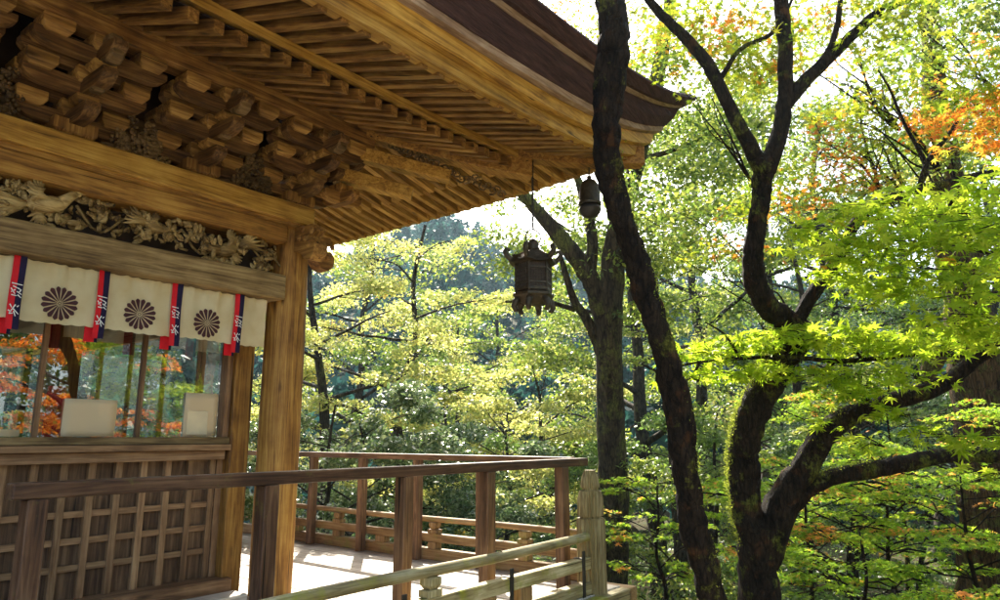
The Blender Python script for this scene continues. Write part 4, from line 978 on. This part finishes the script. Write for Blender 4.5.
tw = MB(); rt_ = random.Random(9)
for (x, y, d, r_, n, fl) in NEARP:
    c = Vector(tuple(at(x, y, d))); hub = c-Vector((RT[0], RT[1], 0))*(-r_*.9)+Vector((0, 0, -.05))
    for k in range(4):
        a = rt_.uniform(0, 6.28); e = c+Vector((math.cos(a)*r_*.95, math.sin(a)*r_*.95, rt_.uniform(-.1, .05))); m_ = hub.lerp(e, .5)+Vector((0, 0, .04)); tw.tube([hub, m_, e], [.006, .004, .002], 4)
tw.build('twigs', BK_NEAR, t2, True)
leafmesh('leaf_layers', LF_NEAR, P, .13, STAR, t2, tilt=.55, r=g2)
UPP = []
for (x, y, d, r_, n) in [(735, 60, 6.4, .55, 420), (770, 30, 6.6, .5, 380), (705, 15, 6.5, .5, 380), (815, 25, 6.6, .5, 320), (680, 30, 6.7, .4, 220), (760, 75, 6.6, .45, 260), (900, 20, 5.6, .42, 260), (880, 45, 5.9, .35, 120), (860, 5, 6, .35, 160),
     (880, 100, 7.0, .55, 260), (920, 90, 7.2, .6, 280), (850, 130, 7.4, .55, 240), (900, 140, 7.2, .5, 240), (820, 120, 7.6, .5, 200), (960, 110, 6.4, .5, 240), (985, 135, 6.0, .4, 220), (940, 60, 6.8, .5, 180), (990, 70, 4.8, .36, 200), (975, 95, 5.0, .28, 120), (835, 165, 7.6, .5, 220), (870, 180, 7, .4, 200), (800, 200, 7.4, .5, 240), (780, 180, 8, .5, 200), (620, 20, 11, .8, 420), (575, 5, 11.5, .8, 500), (545, -20, 12, .8, 400), (600, 35, 11, .6, 300), (655, 15, 9, .7, 440), (640, 60, 11, .7, 350), (830, 60, 7.2, .4, 130), (720, 250, 8, .5, 200), (745, 210, 8, .4, 150)]:
    UPP.append(pad(tuple(at(x, y, d)), r_*1.05, n, .35, g2))
UP2 = []
for k_ in range(46):
    UP2.append(pad(tuple(at(g2.uniform(670, 1020), g2.uniform(-30, 215), g2.uniform(8.5, 13))), g2.uniform(.4, .75), 260, .4, g2))
leafmesh('high_leaves', LF_OLIVE, np.concatenate(UP2), .085, QUAD, t2, tilt=.9, r=g2)
ORP = [pad(tuple(at(x, y, d)), r_, n, .4, g2) for x, y, d, r_, n in [(985, 128, 5.2, .32, 150), (960, 108, 5.6, .3, 120), (1000, 100, 5.0, .25, 80), (935, 125, 6.2, .3, 90), (560, 8, 11, .5, 120), (780, 65, 6.4, .25, 60), (990, 150, 5, .2, 60), (920, 118, 6.5, .2, 40)]]
leafmesh('orange_leaves', LF_ORANGE, np.concatenate(ORP), .085, STAR, t2, tilt=.7, r=g2)
for k_, (x, y, d) in enumerate([(850, 130, 7.4), (880, 100, 7), (820, 120, 7.6), (940, 60, 6.8), (900, 140, 7.2), (730, 250, 8), (860, 170, 7), (690, 110, 8), (960, 40, 6.8), (840, 60, 7.2)]):
    tb_ = MB(); rk = random.Random(k_); h_ = Vector(tuple(at(x+60, y+70, d)))
    for q_ in range(5):
        e_ = Vector(tuple(at(x+rk.uniform(-60, 50), y+rk.uniform(-60, 30), d+rk.uniform(-.4, .4)))); ps_, rs_ = smooth_path([h_, h_.lerp(e_, .3)+Vector((rk.uniform(-.16, .16), 0, rk.uniform(-.12, .2))), h_.lerp(e_, .65)+Vector((0, rk.uniform(-.16, .16), rk.uniform(-.12, .18))), e_], [.015, .010, .006, .002], 4, .4, q_); tb_.tube(ps_, rs_, 5)
        for f_ in (4, 7, 9): tb_.tube([ps_[f_], ps_[f_]+Vector((rk.uniform(-.2, .2), rk.uniform(-.2, .2), rk.uniform(-.05, .22)))], [.005, .002], 4)
    tb_.build('twigs', BK_NEAR, t2, True)
leafmesh('upper_leaves', LF_UP, np.concatenate(UPP), .085, STAR, t2, tilt=.6, r=g2)

# mossy double trunk behind the finial post
base = at(612, 615, 13); t4 = empty('mossy_tree', base, 'tall mossy straight trunk with a limb slanting up left behind the finial post', 'tree')
b = MB()
p4 = limb(b, [(612, 640), (612, 590), (613, 500), (611, 410), (609, 330), (612, 270), (622, 215), (636, 165), (650, 110), (662, 50), (672, -20), (680, -120)], [48, 38, 34, 33, 32, 28, 23, 20, 18, 16, 13, 8], 13, 50, n=18)
p5 = limb(b, [(606, 350), (600, 305), (586, 272), (566, 244), (543, 217), (518, 190), (500, 168)], [20, 24, 22, 20, 16, 13, 9], 13, 51, n=14)
limb(b, [(604, 360), (588, 322), (574, 300), (566, 275), (560, 255)], [13, 12, 10, 8, 5], 13, 52, n=10)
limb(b, [(590, 280), (592, 240), (584, 200), (575, 170)], [16, 13, 11, 8], 13, 53, n=10)
limb(b, [(625, 210), (600, 180), (590, 150)], [10, 7, 5], 13, 54); limb(b, [(640, 160), (680, 148), (720, 130), (760, 120)], [7, 5, 4, 3], 13, 55); limb(b, [(575, 310), (540, 300), (505, 302)], [6, 4, 3], 13, 56)
b.build('trunk', bark('mossy_bark', (.022, .016, .01), (.11, .08, .04), (.15, .15, .035), .35, scale=5), t4, True)
P = [pad(tuple(at(x, y, d)), r_, n, .35, g2) for x, y, d, r_, n in [(500, 235, 15, .8, 500), (530, 250, 15, .7, 500), (572, 200, 15, .8, 600), (590, 235, 14, .9, 700), (640, 200, 12, 1.1, 1200), (690, 170, 12, 1.1, 1200), (720, 140, 12.5, 1.1, 1000), (660, 130, 13, 1.1, 1000), (700, 110, 13, 1.2, 1000), (640, 260, 13, 1.0, 1000), (680, 240, 13, 1.1, 1100), (545, 170, 15, .7, 400), (505, 265, 15, .7, 400), (650, 60, 13, 1.2, 900), (700, 40, 13, 1.2, 900), (740, 90, 14, 1.1, 700), (660, 310, 12.5, .8, 700), (560, 270, 13.5, .6, 400), (720, 200, 13, 1, 800)]]
leafmesh('crown', LF_OLIVE, np.concatenate(P), .095, QUAD, t4, tilt=.8, r=g2)

# big cedar at the right
base = at(985, 600, 12); t5 = empty('cedar_tree', base, 'thick brown cedar trunk with a knob at the right edge behind the maple leaves', 'tree')
b = MB(); limb(b, [(986, 660), (985, 580), (984, 500), (982, 420), (978, 360), (968, 310), (955, 250), (945, 180), (935, 100), (930, 0), (925, -120)], [72, 58, 54, 55, 60, 50, 42, 36, 28, 18, 8], 12, 60, n=24, wob=.06)
limb(b, [(975, 350), (950, 345), (932, 362), (930, 385)], [40, 26, 22, 10], 11.9, 61, n=12); limb(b, [(960, 270), (1000, 230), (1040, 215)], [20, 14, 8], 12, 62)
b.build('trunk', BK_CEDAR, t5, True)
P = [pad(tuple(at(x, y, d)), r_, n, .35, g2) for x, y, d, r_, n in [(900, 60, 12, 1.0, 500), (960, 40, 12, 1.1, 600), (860, 110, 12, .8, 350), (940, 130, 12, 1.0, 500), (1000, 100, 12, 1, 500), (920, -20, 12, 1, 500), (1000, 270, 11.5, .7, 400)]]
leafmesh('crown', LF_OLIVE, np.concatenate(P), .09, QUAD, t5, tilt=.8, r=g2)

# slender trunks standing in the wood
for i, (px, d, w, h, lab) in enumerate([(673, 16, 14, 9, 'slender brown trunk right behind the leaning near trunk'), (372, 18, 6, 7, 'thin grey trunk in the dark gap above the far railing'), (800, 18, 16, 10, 'dark straight trunk between the forked maple stems'), (450, 22, 7, 7, 'thin pale trunk left of the bronze lantern'), (840, 15, 9, 6, 'thin leaning trunk under the upper maple limb')]):
    x, y = T(px, d); ftree('forest_tree', x, y, h, 1.7, .6, lab, 'tree', 'slender trunks inside the wood', LF_GREEN if i % 2 else LF_OLIVE, .09, 2500, 500+i, tr=w/2/FPX*d, flat=.3, nl=9, lean=(random.uniform(-1, 1), random.uniform(-1, 1)))

# ================================================================== trees in front of the hall (mirrored in the window)
ftree('maple_tree', 7.6, -6.4, 6.2, 2.6, .35, 'orange autumn maple mirrored in the left window panes', 'tree', 'trees mirrored in the window', LF_ORANGE, .10, 12000, 701, flat=.2, kind=QUAD, tr=.16, bmat=BK_NEAR, nl=16, zb=-.9)
ftree('maple_tree', 12.2, -7.5, 4.2, 2.2, .3, 'low orange maple mirrored at the foot of the right window panes', 'tree', 'trees mirrored in the window', LF_ORANGE, .10, 8000, 702, flat=.2, tr=.1, nl=14, zb=-1.2)
ftree('cedar_tree', 11.6, -7.2, 13, 3.5, .45, 'thick dark cedar trunk mirrored in the window beside the corner post', 'tree', 'trees mirrored in the window', LF_GREEN, .14, 9000, 703, tr=.42, bmat=BK_CEDAR, zb=-1.4)
for i, (x, y, h) in enumerate([(10, -11.5, 9), (16, -10, 10), (20, -7, 9), (5, -13.5, 9)]):
    ftree('forest_tree', x, y, h, 4, .1, ['round green tree mirrored behind the orange maple', 'green tree mirrored between the window bars', 'green tree mirrored next to the corner post', 'green tree mirrored at the far left of the window'][i], 'tree', 'trees mirrored in the window', LF_OLIVE, .17, 14000, 710+i, nl=18, zb=-1.3, flat=.6)
for i, (x, y) in enumerate([(13.5, -13), (9, -16), (23, -11), (18, -15), (3, -17), (27, -6)]):
    ftree('forest_tree', x, y, 13, 4.5, .05, 'tall green tree far back in the window reflection, one of the hazy row', 'tree', 'far row of trees mirrored in the window', LF_GREEN, .2, 12000, 730+i, nl=18, zb=-1.5, flat=.7)

# ================================================================== far wood on the hill, undergrowth
gf = np.random.default_rng(77); C_ = []
for _ in range(950):
    d = gf.uniform(34, 150)**1.0; s = gf.uniform(-.75, .95)*d; x = d*.789+s*.614; y = d*.614-s*.789; z = float(ground_z(x, y)); h = gf.uniform(6, 10)*(1.0 if d > 50 else .8)
    n = 150; t = gf.uniform(0, 1, n)**.7; a = gf.uniform(0, 6.28, n); rr = (1-t)*h*.30*np.sqrt(gf.uniform(.3, 1, n))+.3
    C_.append(np.stack([x+rr*np.cos(a), y+rr*np.sin(a), z+t*h], 1))
tag(leafmesh('far_wood', LF_FAR, np.concatenate(C_), .95, QUAD, None, tilt=.9, r=gf), 'blue green wooded hillside far behind the trees', 'forest', kind='stuff')
n = 42000; d = gf.uniform(6, 34, n); s = gf.uniform(-.72, .85, n)*d; x = d*.789+s*.614; y = d*.614-s*.789
ok = ~((x < 7.4) & (y > 3.0)); x, y, d = x[ok], y[ok], d[ok]
P = np.stack([x, y, ground_z(x, y)+gf.uniform(0, .45, len(x))**1.3+.12*np.sin(x*2)*np.cos(y*2.3)], 1)
tag(leafmesh('undergrowth', LF_GREEN, P, .13, QUAD, None, tilt=.6, r=gf), 'low leafy undergrowth covering the wood floor', 'undergrowth', kind='stuff')

# ================================================================== light
SUN_AZ, SUN_EL = R(47), R(40)
w = bpy.data.worlds.new('World'); S.world = w; w.use_nodes = True; nt = w.node_tree
bg = nt.nodes['Background']; sky = nt.nodes.new('ShaderNodeTexSky'); sky.sky_type = 'NISHITA'; sky.sun_disc = False
sky.sun_elevation = SUN_EL; sky.sun_rotation = math.pi/2-SUN_AZ; sky.dust_density = 4.0; sky.ozone_density = .3; sky.altitude = 200
nt.links.new(sky.outputs[0], bg.inputs[0]); bg.inputs[1].default_value = .15
sl = bpy.data.lights.new('sun', 'SUN'); sl.energy = 5; sl.angle = R(.5); sl.color = (1, .93, .80)
so = bpy.data.objects.new('sun', sl); COL.objects.link(so)
sd = Vector((math.cos(SUN_AZ)*math.cos(SUN_EL), math.sin(SUN_AZ)*math.cos(SUN_EL), math.sin(SUN_EL)))
so.rotation_euler = sd.to_track_quat('Z', 'Y').to_euler(); so.location = (20, 30, 30)
S.view_settings.view_transform = 'Standard'; S.view_settings.look = 'None'; S.view_settings.exposure = 1.7; S.view_settings.gamma = 1
S.render.engine = 'CYCLES'
cy = S.cycles; cy.max_bounces = 10; cy.diffuse_bounces = 5; cy.transmission_bounces = 6; cy.transparent_max_bounces = 12; cy.use_denoising = True

HZ = True
if HZ:
    m, nt, out = newmat('thin_haze'); v = nt.nodes.new('ShaderNodeVolumePrincipled'); v.inputs['Color'].default_value = (.62, .86, 1, 1); v.inputs['Density'].default_value = .0006; v.inputs['Anisotropy'].default_value = .3
    nt.links.new(v.outputs[0], out.inputs['Volume'])
    tag(MB().box(-420, 520, -420, 520, -20, 130).build('haze', m), kind='stuff')
    cy.volume_bounces = 0
